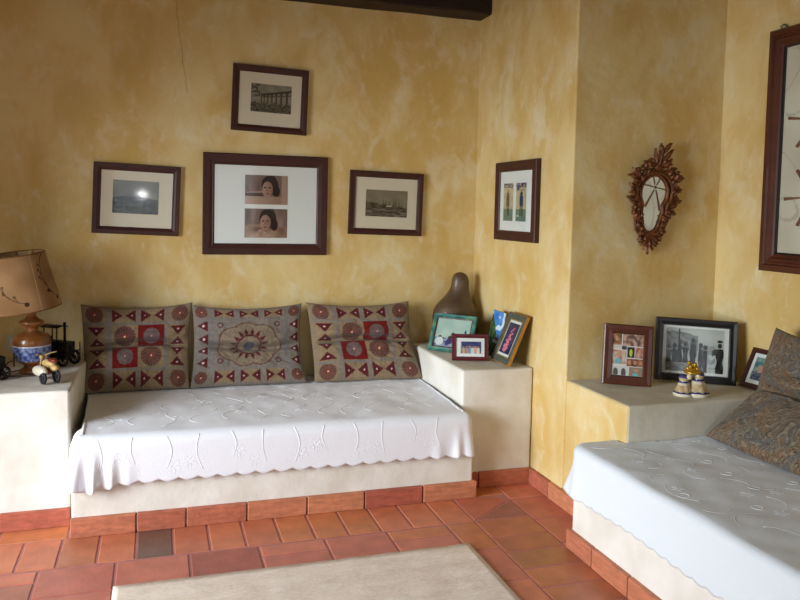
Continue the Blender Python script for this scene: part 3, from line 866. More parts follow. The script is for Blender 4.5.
def group_pale(u, v):
    c = mixc(lin((186, 202, 186)), lin((150, 180, 174)), .5+.7*nz(u*3, v*3, 2))
    if v < .34+.05*nz(u*8, 0, 1): c = mixc(lin((60, 66, 120)), lin((150, 160, 176)), .5+1.6*nz(u*9, v*9, 2))
    for x, y, r in ((.52, .46, .055), (.6, .44, .05), (.44, .34, .05), (.16, .34, .05), (.86, .62, .02)):
        if ((u-x)/r)**2+((v-y)/(r*1.25))**2 < 1: c = lin((70, 50, 46))
        if ((u-x)/(r*1.6))**2+((v-y+r*2.6)/(r*2))**2 < 1: c = lin((64, 46, 104))
    if ((u-.16)/.12)**2+((v-.2)/.14)**2 < 1: c = lin((206, 212, 214))
    return c
def group_blue(u, v):
    c = mixc(lin((46, 52, 110)), lin((70, 78, 130)), .5+nz(u*5, v*5, 2))
    if v < .2: c = lin((120, 100, 92))
    for i, (x, h) in enumerate(((.14, .55), (.3, .6), (.45, .64), (.58, .58), (.72, .62), (.86, .58))):
        cc = (lin((206, 160, 120)), lin((190, 120, 116)), lin((90, 140, 170)), lin((214, 220, 226)), lin((224, 150, 140)), lin((226, 214, 190)))[i]
        if abs(u-x) < .07 and v < h-.1: c = mixc(cc, lin((200, 200, 200)), .3*nz(u*20, v*14, i)+.2)
        if ((u-x)/.045)**2+((v-h)/.09)**2 < 1: c = lin((188, 140, 112)) if v < h+.03 else lin((60, 44, 40))
    if u < .06 and v > .2: c = lin((110, 160, 150))
    return c
def blue_land(u, v):
    c = mixc(lin((50, 110, 190)), lin((90, 150, 206)), .5+nz(u*3, v*4, 2))
    if nz(u*4, v*7, 6) > .18 and v > .5: c = lin((206, 220, 226))
    edge = .9-.75*u+.12*nz(u*6, v*6, 3)
    if v < edge*1.05: c = mixc(lin((20, 44, 30)), lin((70, 100, 50)), .5+1.4*nz(u*9, v*12, 5))
    if v < .24: c = mixc(lin((60, 74, 36)), lin((30, 40, 30)), .5+1.4*nz(u*9, v*14, 5))
    if ((u-.55)/.2)**2+((v-.34)/.04)**2 < 1: c = lin((150, 180, 190))
    return c
def orchid(u, v):
    c = mixc(lin((54, 44, 96)), lin((36, 30, 66)), .5+nz(u*4, v*4, 2))
    for i in range(13):
        y = .12+.06*i; x = .42+.16*(y-.1)+.1*sin(i*2.3); r = .17-.009*i
        if ((u-x)/r)**2+((v-y)/(r*.42))**2 < 1: c = mixc(lin((232, 150, 168)), lin((196, 90, 124)), .5+nz(u*20, v*20, i)*1.3)
    return c
def collage(u, v):
    white = lin((226, 224, 220))
    tiles = [(.0, .3, .64, 1, 0), (.34, 1, .72, 1, 1), (.31, .47, .62, .71, 2), (.49, .71, .44, .69, 3), (.73, 1, .43, .69, 4),
             (.0, .46, .27, .61, 5), (.48, 1, .23, .41, 6), (.0, .53, .0, .22, 7), (.56, 1, .0, .21, 8)]
    pal = [((196, 130, 96), (120, 90, 60)), ((206, 168, 150), (110, 84, 72)), ((60, 60, 60), (120, 116, 110)), ((60, 70, 50), (196, 200, 80)), ((176, 96, 84), (206, 170, 160)),
           ((196, 130, 104), (214, 200, 190)), ((170, 110, 80), (90, 50, 50)), ((206, 206, 202), (80, 80, 76)), ((190, 120, 84), (120, 150, 150))]
    for x0, x1, y0, y1, k in tiles:
        if x0 <= u <= x1 and y0 <= v <= y1:
            a, b = pal[k]; q = nz(u*9+k, v*9, k*3)
            c = mixc(lin(a), lin(b), .5+1.5*q)
            lu, lv = (u-x0)/(x1-x0), (v-y0)/(y1-y0)
            if k in (0, 4, 5, 8) and ((lu-.5)/.16)**2+((lv-.66)/.17)**2 < 1: c = lin((206, 158, 128))
            if k in (5, 8) and ((lu-.45)/.2)**2+((lv-.2)/.2)**2 < 1: c = lin((110, 190, 200))
            if k == 0 and lv < .25 and lu > .1: c = lin((220, 206, 200))
            if k == 3: c = lin((206, 206, 84)) if ((lu-.5)/.22)**2+((lv-.45)/.36)**2 < 1 else lin((56, 60, 50))
            if k == 6 and (lu*3 % 1-.5)**2/.09+((lv-.5)/.3)**2 < 1: c = lin((200, 146, 118))
            if k == 7: c = lin((96, 92, 88)) if any(((lu-x)/.14)**2+((lv-.3)/.5)**2 < 1 for x in (.28, .74)) else lin((214, 214, 210))
            return c
    return white
def bw_group(u, v):
    c = mixc(lin((196, 200, 196)), lin((176, 182, 180)), .5+nz(u*3, v*3, 1))
    if v > .5 and u < .55 and v < .93-.45*max(0, u-.25)+.06*nz(u*10, v*10, 2): c = mixc(lin((150, 154, 152)), lin((110, 112, 110)), .5+1.3*nz(u*12, v*12, 3))
    if .62 < u < .86 and .4 < v < .62+.06*nz(u*9, 2, 1): c = lin((150, 154, 152))
    if abs(u-.225) < .014+.02*max(0, .75-v) and .45 < v < .98: c = lin((36, 38, 40))
    for i, (x, h, w, g) in enumerate(((.05, .55, .06, 70), (.15, .58, .06, 60), (.24, .66, .055, 54), (.34, .63, .06, 60), (.47, .72, .07, 60), (.60, .62, .05, 84), (.68, .58, .055, 70), (.93, .64, .08, 60))):
        ww = w*(.62+.3*sin(v*9+i)**2); g -= 40
        if abs(u-x) < ww and v < h-.07: c = mixc(lin((g, g, g+4)), lin((g+50, g+50, g+50)), .2+1.2*nz(u*16, v*9, i))
        if ((u-x)/.038)**2+((v-h)/.06)**2 < 1: c = lin((52, 48, 48))
    if .72 < u < .86 and .1 < v < .42: c = mixc(lin((196, 200, 202)), lin((140, 146, 150)), .5+1.3*nz(u*12, v*9, 4))
    if .8 < u < .9 and .4 < v < .56 and abs((v-.4)-(u-.76)*1.1) < .07: c = lin((70, 70, 72))
    if ((u-.93)/.05)**2+((v-.74)/.03)**2 < 1: c = lin((30, 30, 32))
    if v < .2 and u < .4: c = mixc(lin((150, 154, 156)), lin((110, 114, 116)), .5+nz(u*9, v*20, 4))
    return c
def side_photo(u, v):
    c = mixc(lin((70, 110, 120)), lin((140, 170, 160)), .5+1.4*nz(u*5, v*5, 3))
    if v < .35: c = mixc(lin((60, 60, 90)), lin((110, 120, 130)), .5+1.4*nz(u*9, v*9, 3))
    if ((u-.35)/.14)**2+((v-.5)/.18)**2 < 1: c = lin((190, 150, 130))
    return c

WF = 'dark wooden picture frames on the walls'
def wall_pic(label, cx, z0, w, h, fw, prints, matm, roll, y=YB-.003, x=None, yaw=0, mframe=M_mahog, th=.026):
    loc = (cx, y, z0) if x is None else (x, cx, z0)
    return picture(label, w, h, fprof(fw, th), mframe, fw, loc, (0, roll, yaw), prints=prints, matm=matm, thick=th, group=WF)
def pr(w, h, x0, x1, z0, z1, n, fn): return (x0, x1, z0, z1, n, fn)
wall_pic('small dark-framed sepia aqueduct print, highest picture on the rear wall', .631, 1.942, .448, .388, .040, [(-.115, .125, .118, .284, 110, aqueduct)], M_matbd, .03)
wall_pic('small dark-framed castle print reflecting the camera flash, beside the lamp end of the rear wall', -.121, 1.325, .470, .400, .042, [(-.130, .118, .118, .306, 100, hill_castle)], M_matbd, .033)
wall_pic('large dark-framed picture holding two stacked sepia portraits of one person', .620, 1.2115, .742, .598, .068,
         [(-.128, .126, .302, .476, 120, portrait(0)), (-.128, .126, .102, .276, 120, portrait(1))], M_matwh, .002)
wall_pic('small dark-framed print of hazy spires, nearest the room corner on the rear wall', 1.367, 1.338, .481, .397, .040, [(-.135, .138, .115, .282, 110, spires)], M_matbd, .022)
picture('dark-framed picture of two narrow upright colour prints hung on the right wall', .524, .462, fprof(.060, .030), M_mahog, .060, (XR-.003, 3.985, 1.333), (0, 0, radians(-90)),
        prints=[(-.155, -.03, .115, .335, 60, tall_print(0)), (.008, .135, .115, .335, 60, tall_print(1))], matm=M_matwh, thick=.034, group=WF)

# large framed relief with stick stars on the side wall
big = thing('framed_picture', 'large brown-framed relief of twig stars cut off by the right photo edge', 'framed picture', (XS-.003, 2.493, 1.239), (0, 0, radians(-90)))
W, H = 1.12, 1.17
bm = bmesh.new(); moulding(bm, W, H, [(0, 0), (0, .026), (.008, .034), (.03, .036), (.036, .026), (.044, .026), (.05, .032), (.062, .030), (.072, .018), (.084, .014), (.084, 0)]); obj('frame', bm, M_mahog2, big)
bm = bmesh.new(); moulding(bm, W-.168, H-.168, [(0, .004), (0, .017), (.010, .015), (.010, .004)])
for v in bm.verts: v.co.z += .084
obj('inner_slip', bm, M_blackf, big)
def paper(u, v):
    k = nz(u*5, v*5, 3); r = abs(nz(u*4+3, v*4, 8))
    c = mixc(lin((206, 204, 184)), lin((188, 184, 162)), .5+k)
    if r < .018: c = mixc(c, lin((160, 150, 130)), .6)
    return c
grid_print('panel', -W/2+.08, W/2-.08, .08, H-.08, -.006, 120, paper, big)
def star(cx, cz, R, rot):
    bm = bmesh.new()
    for k in range(6):
        a = rot+k*pi/3
        p = [(cx+R*q*cos(a), -.010, cz+R*q*sin(a)) for q in (.12, .5, .8, 1)]
        tube(bm, p, lambda t: .003+.0055*t, seg=6)
    ellipsoid(bm, (cx, -.010, cz), (.010, .006, .010), seg=10)
    obj('twig_star', bm, mat_star, big, smooth=True)
mat_star = mat_simple('rusty_twig', (124, 84, 58), .7, var=.35, vscale=60)
# local x = -(Y-2.51); z local = z-1.238
for (Y, Z, a) in ((2.775, 1.955, 3.0), (2.775, 1.60, 3.2), (2.52, 2.28, .4), (2.45, 1.80, .2), (2.45, 2.12, .6), (2.45, 1.47, .1), (2.2, 1.95, .3), (2.2, 1.6, .8)):
    star(-(Y-2.493), Z-1.239, .15, a)
bm = bmesh.new(); tube(bm, [(-.50, -.01, H-.002), (-.50, -.02, H+.012), (-.49, -.012, H+.022), (-.475, -.01, H+.012), (-.465, -.01, H-.002)], .004); obj('hanging_hook', bm, M_metalhook, big, smooth=True)

# photographs standing on the corner ledge
ZR, ZN = .6475, .6525
def teal_paint(c):
    k = nz(c.x*22, c.z*22, 4); r = mixc(lin((40, 120, 108)), lin((24, 84, 78)), .5+1.3*k)
    if nz(c.x*34, c.z*34, 9) > .22: r = lin((84, 132, 96))
    return r
M_teal = mat_attr('mottled_teal_paint', rough=.45)
def dense_frame_prof(fw, th): return [(0, 0), (0, th*.8), (fw*.12, th), (fw*.5, th*.92), (fw*.9, th), (fw, th*.5), (fw, 0)]
tf = thing('framed_photograph', 'mottled teal photo frame leaning in front of the gourd sculpture', 'framed photo', (1.676, 4.229, ZR), (-.415, 0, -.818))
bm = bmesh.new(); moulding(bm, .286, .235, dense_frame_prof(.027, .014))
bmesh.ops.subdivide_edges(bm, edges=bm.edges[:], cuts=14, use_grid_fill=True)
fo = obj('frame', bm, M_teal, tf); set_attr(fo, teal_paint)
bm = bmesh.new(); moulding(bm, .286-.05, .235-.05, [(0, .003), (0, .013), (.005, .011), (.005, .003)])
for v in bm.verts: v.co.z += .025
obj('slip', bm, M_mahog2, tf)
bm = bmesh.new(); box(bm, -.135, .135, -.004, -.0005, .012, .224); obj('backing', bm, M_backing, tf)
grid_print('photograph', -.116, .116, .027, .208, -.0052, 100, group_pale, tf)
bm = bmesh.new(); box(bm, -.117, .117, -.0085, -.0075, .026, .209); obj('glass', bm, M_glass, tf)
bm = bmesh.new()
a = Vector((0, .001, .15)); rl = .15*sin(.415)+.06; b = Vector((0, rl*cos(.415), rl*sin(.415)+.004))
for sgn in (0,):
    vs = [bm.verts.new(q) for q in (a+Vector((-.02, 0, 0)), a+Vector((.02, 0, 0)), b+Vector((.03, 0, 0)), b+Vector((-.03, 0, 0)))]
    vt = [bm.verts.new(v.co+Vector((0, .003, .002))) for v in vs]
    bm.faces.new(vs); bm.faces.new(list(reversed(vt)))
    for i in range(4): bm.faces.new((vs[i], vt[i], vt[(i+1) % 4], vs[(i+1) % 4]))
bmesh.ops.recalc_face_normals(bm, faces=bm.faces[:]); obj('easel_strut', bm, M_backing, tf)

picture('small maroon photo frame of a group on blue, frontmost on the corner ledge', .209, .151, dense_frame_prof(.024, .016), M_maroon, .024, (1.702, 3.967, ZR), (-.201, 0, -.294),
        prints=[(-.055, .062, .04, .108, 90, group_blue)], matm=M_matwh, thick=.016, easel=.05, cat='framed photo', name='framed_photograph', slip=None)
bc = thing('photo_card', 'unframed blue sky landscape card leaning between maroon and gold-edged frames', 'card', (1.880, 4.052, ZR), (-.16, .06, -1.40))
bm = bmesh.new(); box(bm, -.065, .065, -.008, 0, 0, .272); obj('board', bm, M_inner_gold, bc)
grid_print('picture_print', -.063, .063, .002, .270, -.0088, 70, blue_land, bc)
picture('gold-edged grey photo frame with a pink flower spike, leaning on the right wall', .222, .293, [(0, 0), (0, .014), (.004, .019), (.030, .017), (.034, .015), (.034, 0)], M_greyslate, .034, (1.852, 3.868, ZR), (-.40, 0, radians(-90)),
        prints=[(-.062, .062, .056, .237, 90, orchid)], matm=M_matwh, thick=.02, easel=None, cat='framed photo', name='framed_photograph', slip=(.034, .042, M_inner_gold), edge=M_gold)
# recess ledge
picture('reddish brown frame holding a collage of small colour photos', .242, .300, dense_frame_prof(.046, .020), M_mahog2, .046, (2.222, 3.215, ZN), (-.17, .05, -.36),
        prints=[(-.080, .080, .047, .253, 120, collage)], matm=None, thick=.02, easel=.03, cat='framed photo', name='framed_photograph')
picture('black photo frame with a black and white street crowd photograph', .400, .322, dense_frame_prof(.040, .022), M_blackf, .040, (2.612, 3.195, ZN), (-.15, .03, -.47),
        prints=[(-.145, .137, .052, .272, 150, bw_group)], matm=M_matwh, thick=.022, easel=.05, cat='framed photo', name='framed_photograph')
picture('small dark brown photo frame half hidden behind the paisley cushion', .200, .208, dense_frame_prof(.026, .016), M_mahog, .026, (2.805, 2.975, ZN), (-.44, 0, -1.48),
        prints=[(-.056, .056, .045, .163, 60, side_photo)], matm=M_matwh, thick=.016, easel=None, cat='framed photo', name='framed_photograph')

# ------------------------------------------------------------------ carved mirror
mr = thing('wall_mirror', 'small oval mirror in a carved gilt brown leafy frame in the recess', 'mirror', (2.443, YC-.028, 1.592), (.06, .06, 0))
mr.scale = (1.10, 1, 1.04)
kx, kz = .00132, .00113            # outline unit sizes
# half outlines: (dz from centre in metres, half width)
def glass_half(z):   # violin-like: wide above, waisted, narrower below
    zt, zb = .110, -.172
    if z > zt or z < zb: return 0
    q = (z-zb)/(zt-zb)
    env = (1-abs(2*q-1)**3.2)**.5
    return env*(.054+.020*sst(.45, .62, q)+.003*cos(q*16))
bm = bmesh.new(); n = 40; prev = None
lft, rgt = [], []
for i in range(n+1):
    z = -.172+.282*i/n; h = max(.0005, glass_half(min(.1099, max(-.1719, z)))); lft.append(bm.verts.new((-h, -.006, z))); rgt.append(bm.verts.new((h, -.006, z)))
for i in range(n): bm.faces.new((lft[i], rgt[i], rgt[i+1], lft[i+1]))
obj('mirror_glass', bm, M_mirror, mr)
outl = []
for i in range(n+1):
    z = -.171+.280*(i/n); outl.append((glass_half(z), z))
loop = [(x, z) for x, z in outl]+[(-x, z) for x, z in reversed(outl)]
bm = bmesh.new()
tube(bm, [(x*1.03, -.012, z*1.02) for x, z in loop], .008, seg=8, closed=True)
tube(bm, [(x*1.20+(.010 if x > 0 else -.010), -.014, z*1.10+.003) for x, z in loop], .010, seg=8, closed=True)
tube(bm, [(x*1.42+(.016 if x > 0 else -.016), -.010, z*1.17+.004) for x, z in loop], .008, seg=8, closed=True)
# back plate between the mouldings
out2 = [(x*1.42+(.016 if x > 0 else -.016), z*1.17+.004) for x, z in loop]
va = [bm.verts.new((x*.98, -.004, z*.98)) for x, z in loop]; vb = [bm.verts.new((x, -.004, z)) for x, z in out2]
m = len(loop)
for i in range(m): bm.faces.new((va[i], vb[i], vb[(i+1) % m], va[(i+1) % m]))
obj('inner_moulding', bm, M_gilt, mr, smooth=True)
random.seed(3)
def leaf(bm, x, z, ang, ln, wd, curl=.4, y=-.014):
    """acanthus leaf: ridged, pointed, curling sideways"""
    pts = 7; ridge = []; Lf = []; Rt = []; a = ang; px, pz = x, z
    for i in range(pts+1):
        q = i/pts; w = wd*sin(pi*min(1, q*.85+.12))**.8*(1-.25*(i % 2))
        if i == pts: w = .001
        nx_, nz_ = -sin(a), cos(a)
        yy = y-.012*sin(pi*q*.9)
        ridge.append(bm.verts.new((px, yy-.007, pz))); Lf.append(bm.verts.new((px+nx_*w, yy+.004, pz+nz_*w))); Rt.append(bm.verts.new((px-nx_*w, yy+.004, pz-nz_*w)))
        px += cos(a)*ln/pts; pz += sin(a)*ln/pts; a += curl/pts*2.2
    und = [bm.verts.new((v.co.x, y+.010, v.co.z)) for v in ridge]
    for i in range(pts):
        for A, B in ((Lf, ridge), (ridge, Rt), (Rt, und), (und, Lf)): bm.faces.new((A[i], A[i+1], B[i+1], B[i]))
def scroll(bm, x, z, R, s, y=-.018):
    tube(bm, [(x+s*R*(1-q/16)*cos(q*.55), y-.002*q/4, z+R*(1-q/16)*sin(q*.55)) for q in range(15)], lambda t: .0062*(1-.4*t), seg=6)
bm = bmesh.new()
side = [(.150, .085, 50, .055), (.140, .112, 15, .05), (.128, .06, 60, .045), (.150, .045, 0, .04), (.135, .015, 30, .045), (.150, -.005, -20, .045), (.128, -.035, -10, .045), (.135, -.06, -50, .04),
        (.112, -.075, -30, .04), (.092, -.10, -60, .035), (.088, -.135, -20, .034), (.085, -.165, -50, .035), (.075, -.195, -30, .035), (.055, -.215, -60, .04), (.10, .135, 60, .05), (.07, .155, 80, .05), (.11, .10, 90, .05)]
for s in (-1, 1):
    bm = bmesh.new()
    for (x, z, ang, ln) in side:
        x = x*.92; z = z*.98
        a = radians(ang+random.uniform(-12, 12)); 
        if s < 0: a = pi-a
        leaf(bm, s*(x-.026), z, a, ln*.92, .0125, curl=s*.5*random.choice((-1, 1)))
        leaf(bm, s*(x-.036), z+.012, a+s*.7, ln*.7, .009, curl=-s*.6, y=-.020)
    for (x, z, R) in ((.118, .105, .020), (.128, .045, .018), (.122, -.015, .018), (.105, -.062, .015), (.082, -.115, .013), (.075, -.17, .013), (.078, .140, .018), (.045, .175, .016), (.04, -.215, .013)):
        scroll(bm, s*x*.93, z, R, s)
    obj('side_carving', bm, M_gilt, mr)
bm = bmesh.new()
for (x, z, ang, ln, wd) in ((0, .15, 90, .11, .017), (-.01, .16, 118, .085, .015), (.012, .165, 64, .10, .016), (-.02, .15, 150, .07, .014), (.02, .15, 32, .07, .014), (.015, .215, 75, .075, .015), (.02, .235, 50, .05, .011), (0, .22, 110, .05, .012), (-.03, .13, 175, .06, .014), (.03, .13, 8, .06, .014)):
    leaf(bm, x, z, radians(ang), ln, wd, curl=random.uniform(-.4, .4), y=-.018)
ellipsoid(bm, (0, -.02, .15), (.02, .012, .018), seg=12)
for s in (-1, 1): tube(bm, [(s*(.008+.028*sin(q/8*pi)), -.016, .112+.035*q/8) for q in range(9)], .006)
obj('crest', bm, M_gilt, mr)
bm = bmesh.new()
for (x, z, ang, ln, wd) in ((0, -.20, -90, .085, .013), (-.01, -.205, -130, .05, .012), (.01, -.205, -50, .05, .012), (-.012, -.225, -110, .04, .010), (.012, -.225, -70, .04, .010), (0, -.19, -150, .05, .013), (0, -.19, -30, .05, .013)):
    leaf(bm, x, z, radians(ang), ln, wd, curl=0, y=-.016)
ellipsoid(bm, (0, -.018, -.205), (.014, .010, .013), seg=10)
obj('lower_finial', bm, M_gilt, mr)

# ------------------------------------------------------------------ gourd sculpture
gd = bmesh.new()
prof = [(.02, .003), (.10, .003), (.125, .03), (.140, .08), (.145, .13), (.144, .18), (.138, .215), (.126, .245), (.108, .272), (.088, .298), (.072, .325), (.062, .350), (.057, .375), (.056, .395), (.055, .413), (.050, .432), (.041, .448), (.026, .459), (.006, .464)]
pf = []
for (a, b), (c, d) in zip(prof, prof[1:]):
    for k in range(3): pf.append((a+(c-a)*k/3, b+(d-b)*k/3))
pf.append(prof[-1])
lathe(gd, pf, 40, sx=1, sy=.78, off=lambda z: (-.008+.024*sst(.18, .42, z)+.004*sin(z*20), 0), ribs=lambda q, z: .03*nz(cos(q*6.28)*2, sin(q*6.28)*2, z*8))
o = obj('gourd_sculpture', gd, M_gourd, smooth=True); o.location = (1.818, 4.478, ZR); o.rotation_euler = (0, 0, -.35)
tag(o, 'tall dark brown gourd-shaped sculpture standing in the room corner on the ledge', 'sculpture')

# ------------------------------------------------------------------ porcelain ornament
pg = thing('porcelain_ornament', 'small gilded white and blue porcelain pair of bell-shaped figures', 'ornament', (2.405, 2.955, ZN))
pg.scale = (1.08, 1.08, 1.10)
def band(z):
    if z < .010: return lin((226, 220, 196))
    if z < .018: return lin((30, 34, 96))
    return None
def bell(name, x, y, s, par):
    bm = bmesh.new()
    pf = [(.010, 0), (.044, 0), (.047, .006), (.046, .013), (.042, .020), (.036, .032), (.030, .045), (.025, .056), (.021, .066), (.020, .074), (.023, .080), (.024, .088), (.018, .096), (.008, .100)]
    q = []
    for (a, b), (c, d) in zip(pf, pf[1:]):
        for k in range(3): q.append((a+(c-a)*k/3, b+(d-b)*k/3))
    lathe(bm, [(r*s, z*s) for r, z in q], 28, off=lambda z: (0, 0), ribs=lambda t, z: .06*cos(t*2*pi*7)*(z < .06*s and z > .01*s))
    for v in bm.verts: v.co.x += x; v.co.y += y
    o = obj(name, bm, M_fig, par, smooth=True)
    def col(c):
        z = c.z/s
        if z < .013: return lin((228, 220, 196))
        if z < .021 + .003*cos(atan2(c.y-y, c.x-x)*9): return lin((34, 36, 104))
        if z < .052: return mixc(lin((176, 150, 96)), lin((214, 196, 160)), .5+1.4*nz(c.x*60, c.y*60, c.z*30))
        if z < .062: return lin((216, 206, 180))
        if z < .070: return lin((40, 44, 112))
        if z < .085: return lin((200, 184, 140))
        return lin((70, 60, 110))
    set_attr(o, col); return o
bell('left_bell', -.032, .012, .92, pg); bell('right_bell', .028, -.006, 1.08, pg)
bm = bmesh.new()
lathe(bm, [(.006, .096), (.034, .098), (.038, .104), (.030, .110), (.02, .116), (.014, .124), (.004, .128)], 20, off=lambda z: (.002, 0))
for k in range(7):
    a = k*.9; ellipsoid(bm, (.002+.02*cos(a), .02*sin(a), .118+.01*(k % 3)), (.009, .009, .010), seg=8)
obj('gilt_crown', bm, M_figgold, pg, smooth=True)
bm = bmesh.new(); ellipsoid(bm, (-.022, -.012, .086), (.013, .011, .014), seg=12); ellipsoid(bm, (.02, -.02, .09), (.014, .010, .013), seg=12)
o = obj('face_medallion', bm, M_fig, pg, smooth=True); set_attr(o, lambda c: lin((222, 206, 170)))

# ------------------------------------------------------------------ table lamp
lp = thing('table_lamp', 'table lamp with a tilted parchment shade on the left ledge', 'lamp', (-.605, 4.19, .6355))
bm = bmesh.new(); lathe(bm, [(.01, 0), (.055, 0), (.060, .008), (.055, .020), (.040, .030), (.038, .036), (.045, .046), (.062, .056), (.074, .066)], 32); obj('foot', bm, M_cer_br, lp, smooth=True)
bm = bmesh.new()
pf = [(.074, .066), (.084, .085), (.088, .105), (.090, .13), (.089, .145)]; q = []
for (a, b), (c, d) in zip(pf, pf[1:]):
    for k in range(6): q.append((a+(c-a)*k/6, b+(d-b)*k/6))
q.append(pf[-1]); lathe(bm, q, 72)
o = obj('painted_band', bm, M_cer_bl, lp, smooth=True)
set_attr(o, lambda c: lin((196, 200, 206)) if c.z > .138 else mixc(lin((40, 60, 130)), lin((150, 164, 196)), .35+1.5*nz(atan2(c.y, c.x)*7, c.z*60, 2)))
bm = bmesh.new(); lathe(bm, [(.089, .145), (.091, .150), (.088, .172), (.080, .190), (.066, .200), (.045, .206), (.030, .212), (.026, .222), (.034, .234), (.052, .246), (.060, .256), (.056, .264), (.034, .274), (.024, .286), (.020, .300), (.022, .312), (.030, .322), (.034, .330), (.028, .338), (.012, .342)], 32)
obj('brown_body', bm, M_cer_br, lp, smooth=True)
bm = bmesh.new(); lathe(bm, [(.010, .342), (.010, .62)], 12); obj('stem', bm, M_inner_gold, lp, smooth=True)
bm = bmesh.new(); na, nh = 320, 84; R0, R1, HH = .190, .148, .280; V = []
for j in range(nh+1):
    r = R0+(R1-R0)*j/nh; V.append([bm.verts.new((r*cos(2*pi*i/na), r*sin(2*pi*i/na), HH*j/nh)) for i in range(na)])
for j in range(nh):
    for i in range(na): bm.faces.new((V[j][i], V[j][(i+1) % na], V[j+1][(i+1) % na], V[j+1][i]))
sh = obj('lamp_shade', bm, M_shade, lp, smooth=True)
md = sh.modifiers.new('s', 'SOLIDIFY'); md.thickness = .002
def seg_d(px, py, ax, ay, bx, by):
    dx, dy = bx-ax, by-ay; t = max(0, min(1, ((px-ax)*dx+(py-ay)*dy)/(dx*dx+dy*dy))); return hypot(px-ax-t*dx, py-ay-t*dy)
random.seed(21); segs = []; blobs = []
for c0 in range(6):
    th0 = c0*2*pi/6+.45; x, y = th0*.18, .05; a = 2.6 if c0 % 2 else 2.9
    for k in range(13):
        nx_, ny_ = x+.019*cos(a), y+.019*sin(a); segs.append((x, y, nx_, ny_)); x, y = nx_, ny_; a -= .13
        if k % 2:
            bx, by = x+.03*cos(a-1+random.random()*2), y+.03*sin(a-.9+random.random()*1.8); segs.append((x, y, bx, by)); blobs.append((bx, by, .006+.004*random.random()))
    blobs.append((th0*.18, .045, .011))
def shade_col(c):
    th = atan2(c.y, c.x) % (2*pi); x = th*.18; y = c.z
    col = mixc(lin((178, 140, 98)), lin((154, 116, 76)), .5+nz(c.x*9, c.y*9, c.z*9))
    P2 = 2*pi*.18; 
    for ox in (0, -P2, P2):
        xx = x+ox
        for s in segs:
            if abs(xx-s[0]) < .06 and abs(y-s[1]) < .06 and seg_d(xx, y, *s) < .0017: return lin((70, 48, 36))
        for bx, by, r in blobs:
            if hypot(xx-bx, y-by) < r: return lin((66, 50, 34)) if r > .0085 else lin((110, 92, 48))
    if (th*6/(2*pi)+.25) % 1 < .02: col = lin((206, 180, 130))
    if y < .006 or y > HH-.005: col = lin((120, 80, 50))
    return col
set_attr(sh, shade_col)
sh.location = (-.048, -.005, .325); sh.rotation_euler = (.0, radians(-8), .4)
bm = bmesh.new()
for k in range(3):
    a = k*2*pi/3; tube(bm, [(.0, 0, .262), (R1*1.0*cos(a), R1*1.0*sin(a), .272)], .0018)
sp = obj('spider_fitting', bm, M_inner_gold, lp); sp.location = sh.location; sp.rotation_euler = sh.rotation_euler
bm = bmesh.new(); tube(bm, [(-.05, .02, .012), (-.11, -.005, .005), (-.13, -.06, .005), (-.08, -.10, .005), (.0, -.105, .005), (.05, -.09, .005), (.11, -.05, .005), (.09, .06, .005), (-.02, .2, .005), (-.1, .36, .006), (-.145, .408, .03), (-.15, .412, .08)], .0032, seg=6)
obj('power_cord', bm, M_cable, lp, smooth=True)

# wall socket
sk = thing('wall_socket', 'small ivory socket plate on the rear wall behind the lamp', 'socket', (-.752, YB-.001, .72))
bm = bmesh.new(); box(bm, -.045, .045, -.010, 0, -.045, .045); obj('plate', bm, M_switch, sk, bevel=.004)
bm = bmesh.new(); box(bm, -.024, .024, -.014, -.010, -.024, .024); obj('socket_insert', bm, M_matbd, sk, bevel=.002)

# ------------------------------------------------------------------ miniature vehicles
def wheel(bm, c, R, w, axis='x', spokes=0, tr=None):
    tr = tr or R*.2; pts = []
    for k in range(20):
        a = 2*pi*k/20
        pts.append((c[0], c[1]+R*cos(a), c[2]+R*sin(a)) if axis == 'x' else (c[0]+R*cos(a), c[1], c[2]+R*sin(a)))
    tube(bm, pts, tr, seg=6, closed=True)
    for k in range(spokes):
        a = 2*pi*k/spokes
        e = (c[0], c[1]+R*cos(a), c[2]+R*sin(a)) if axis == 'x' else (c[0]+R*cos(a), c[1], c[2]+R*sin(a))
        tube(bm, [c, e], tr*.4, seg=5)
    ellipsoid(bm, c, (w, tr*1.3, tr*1.3) if axis == 'x' else (tr*1.3, w, tr*1.3), seg=8)
# cream and rust motorbike, front wheel toward the camera
mb = thing('toy_motorbike', 'small cream and rust toy motorbike in front of the lamp', 'toy', (-.50, 3.965, .6355), (0, 0, radians(128)))
mb.scale = (1.25, 1.25, 1.3)
for x in (.048, -.052):
    bm = bmesh.new(); wheel(bm, (x, 0, .0262), .020, .006, 'y', 6, .006); obj('wheel', bm, M_rubber, mb, smooth=True)
bm = bmesh.new(); wheel(bm, (-.038, .045, .0232), .017, .006, 'y', 6, .006); obj('sidecar_wheel', bm, M_rubber, mb, smooth=True)
bm = bmesh.new(); ellipsoid(bm, (0, 0, .066), (.040, .017, .017), seg=14); ellipsoid(bm, (-.04, 0, .055), (.022, .014, .012), seg=12); obj('tank_body', bm, M_creamp, mb, smooth=True)
bm = bmesh.new(); ellipsoid(bm, (-.028, 0, .082), (.028, .014, .008), seg=12); ellipsoid(bm, (.052, 0, .052), (.022, .010, .006), Euler((0, -.4, 0)).to_matrix(), seg=10); ellipsoid(bm, (0, 0, .040), (.022, .012, .014), seg=10); obj('seat_and_mudguard', bm, M_redp, mb, smooth=True)
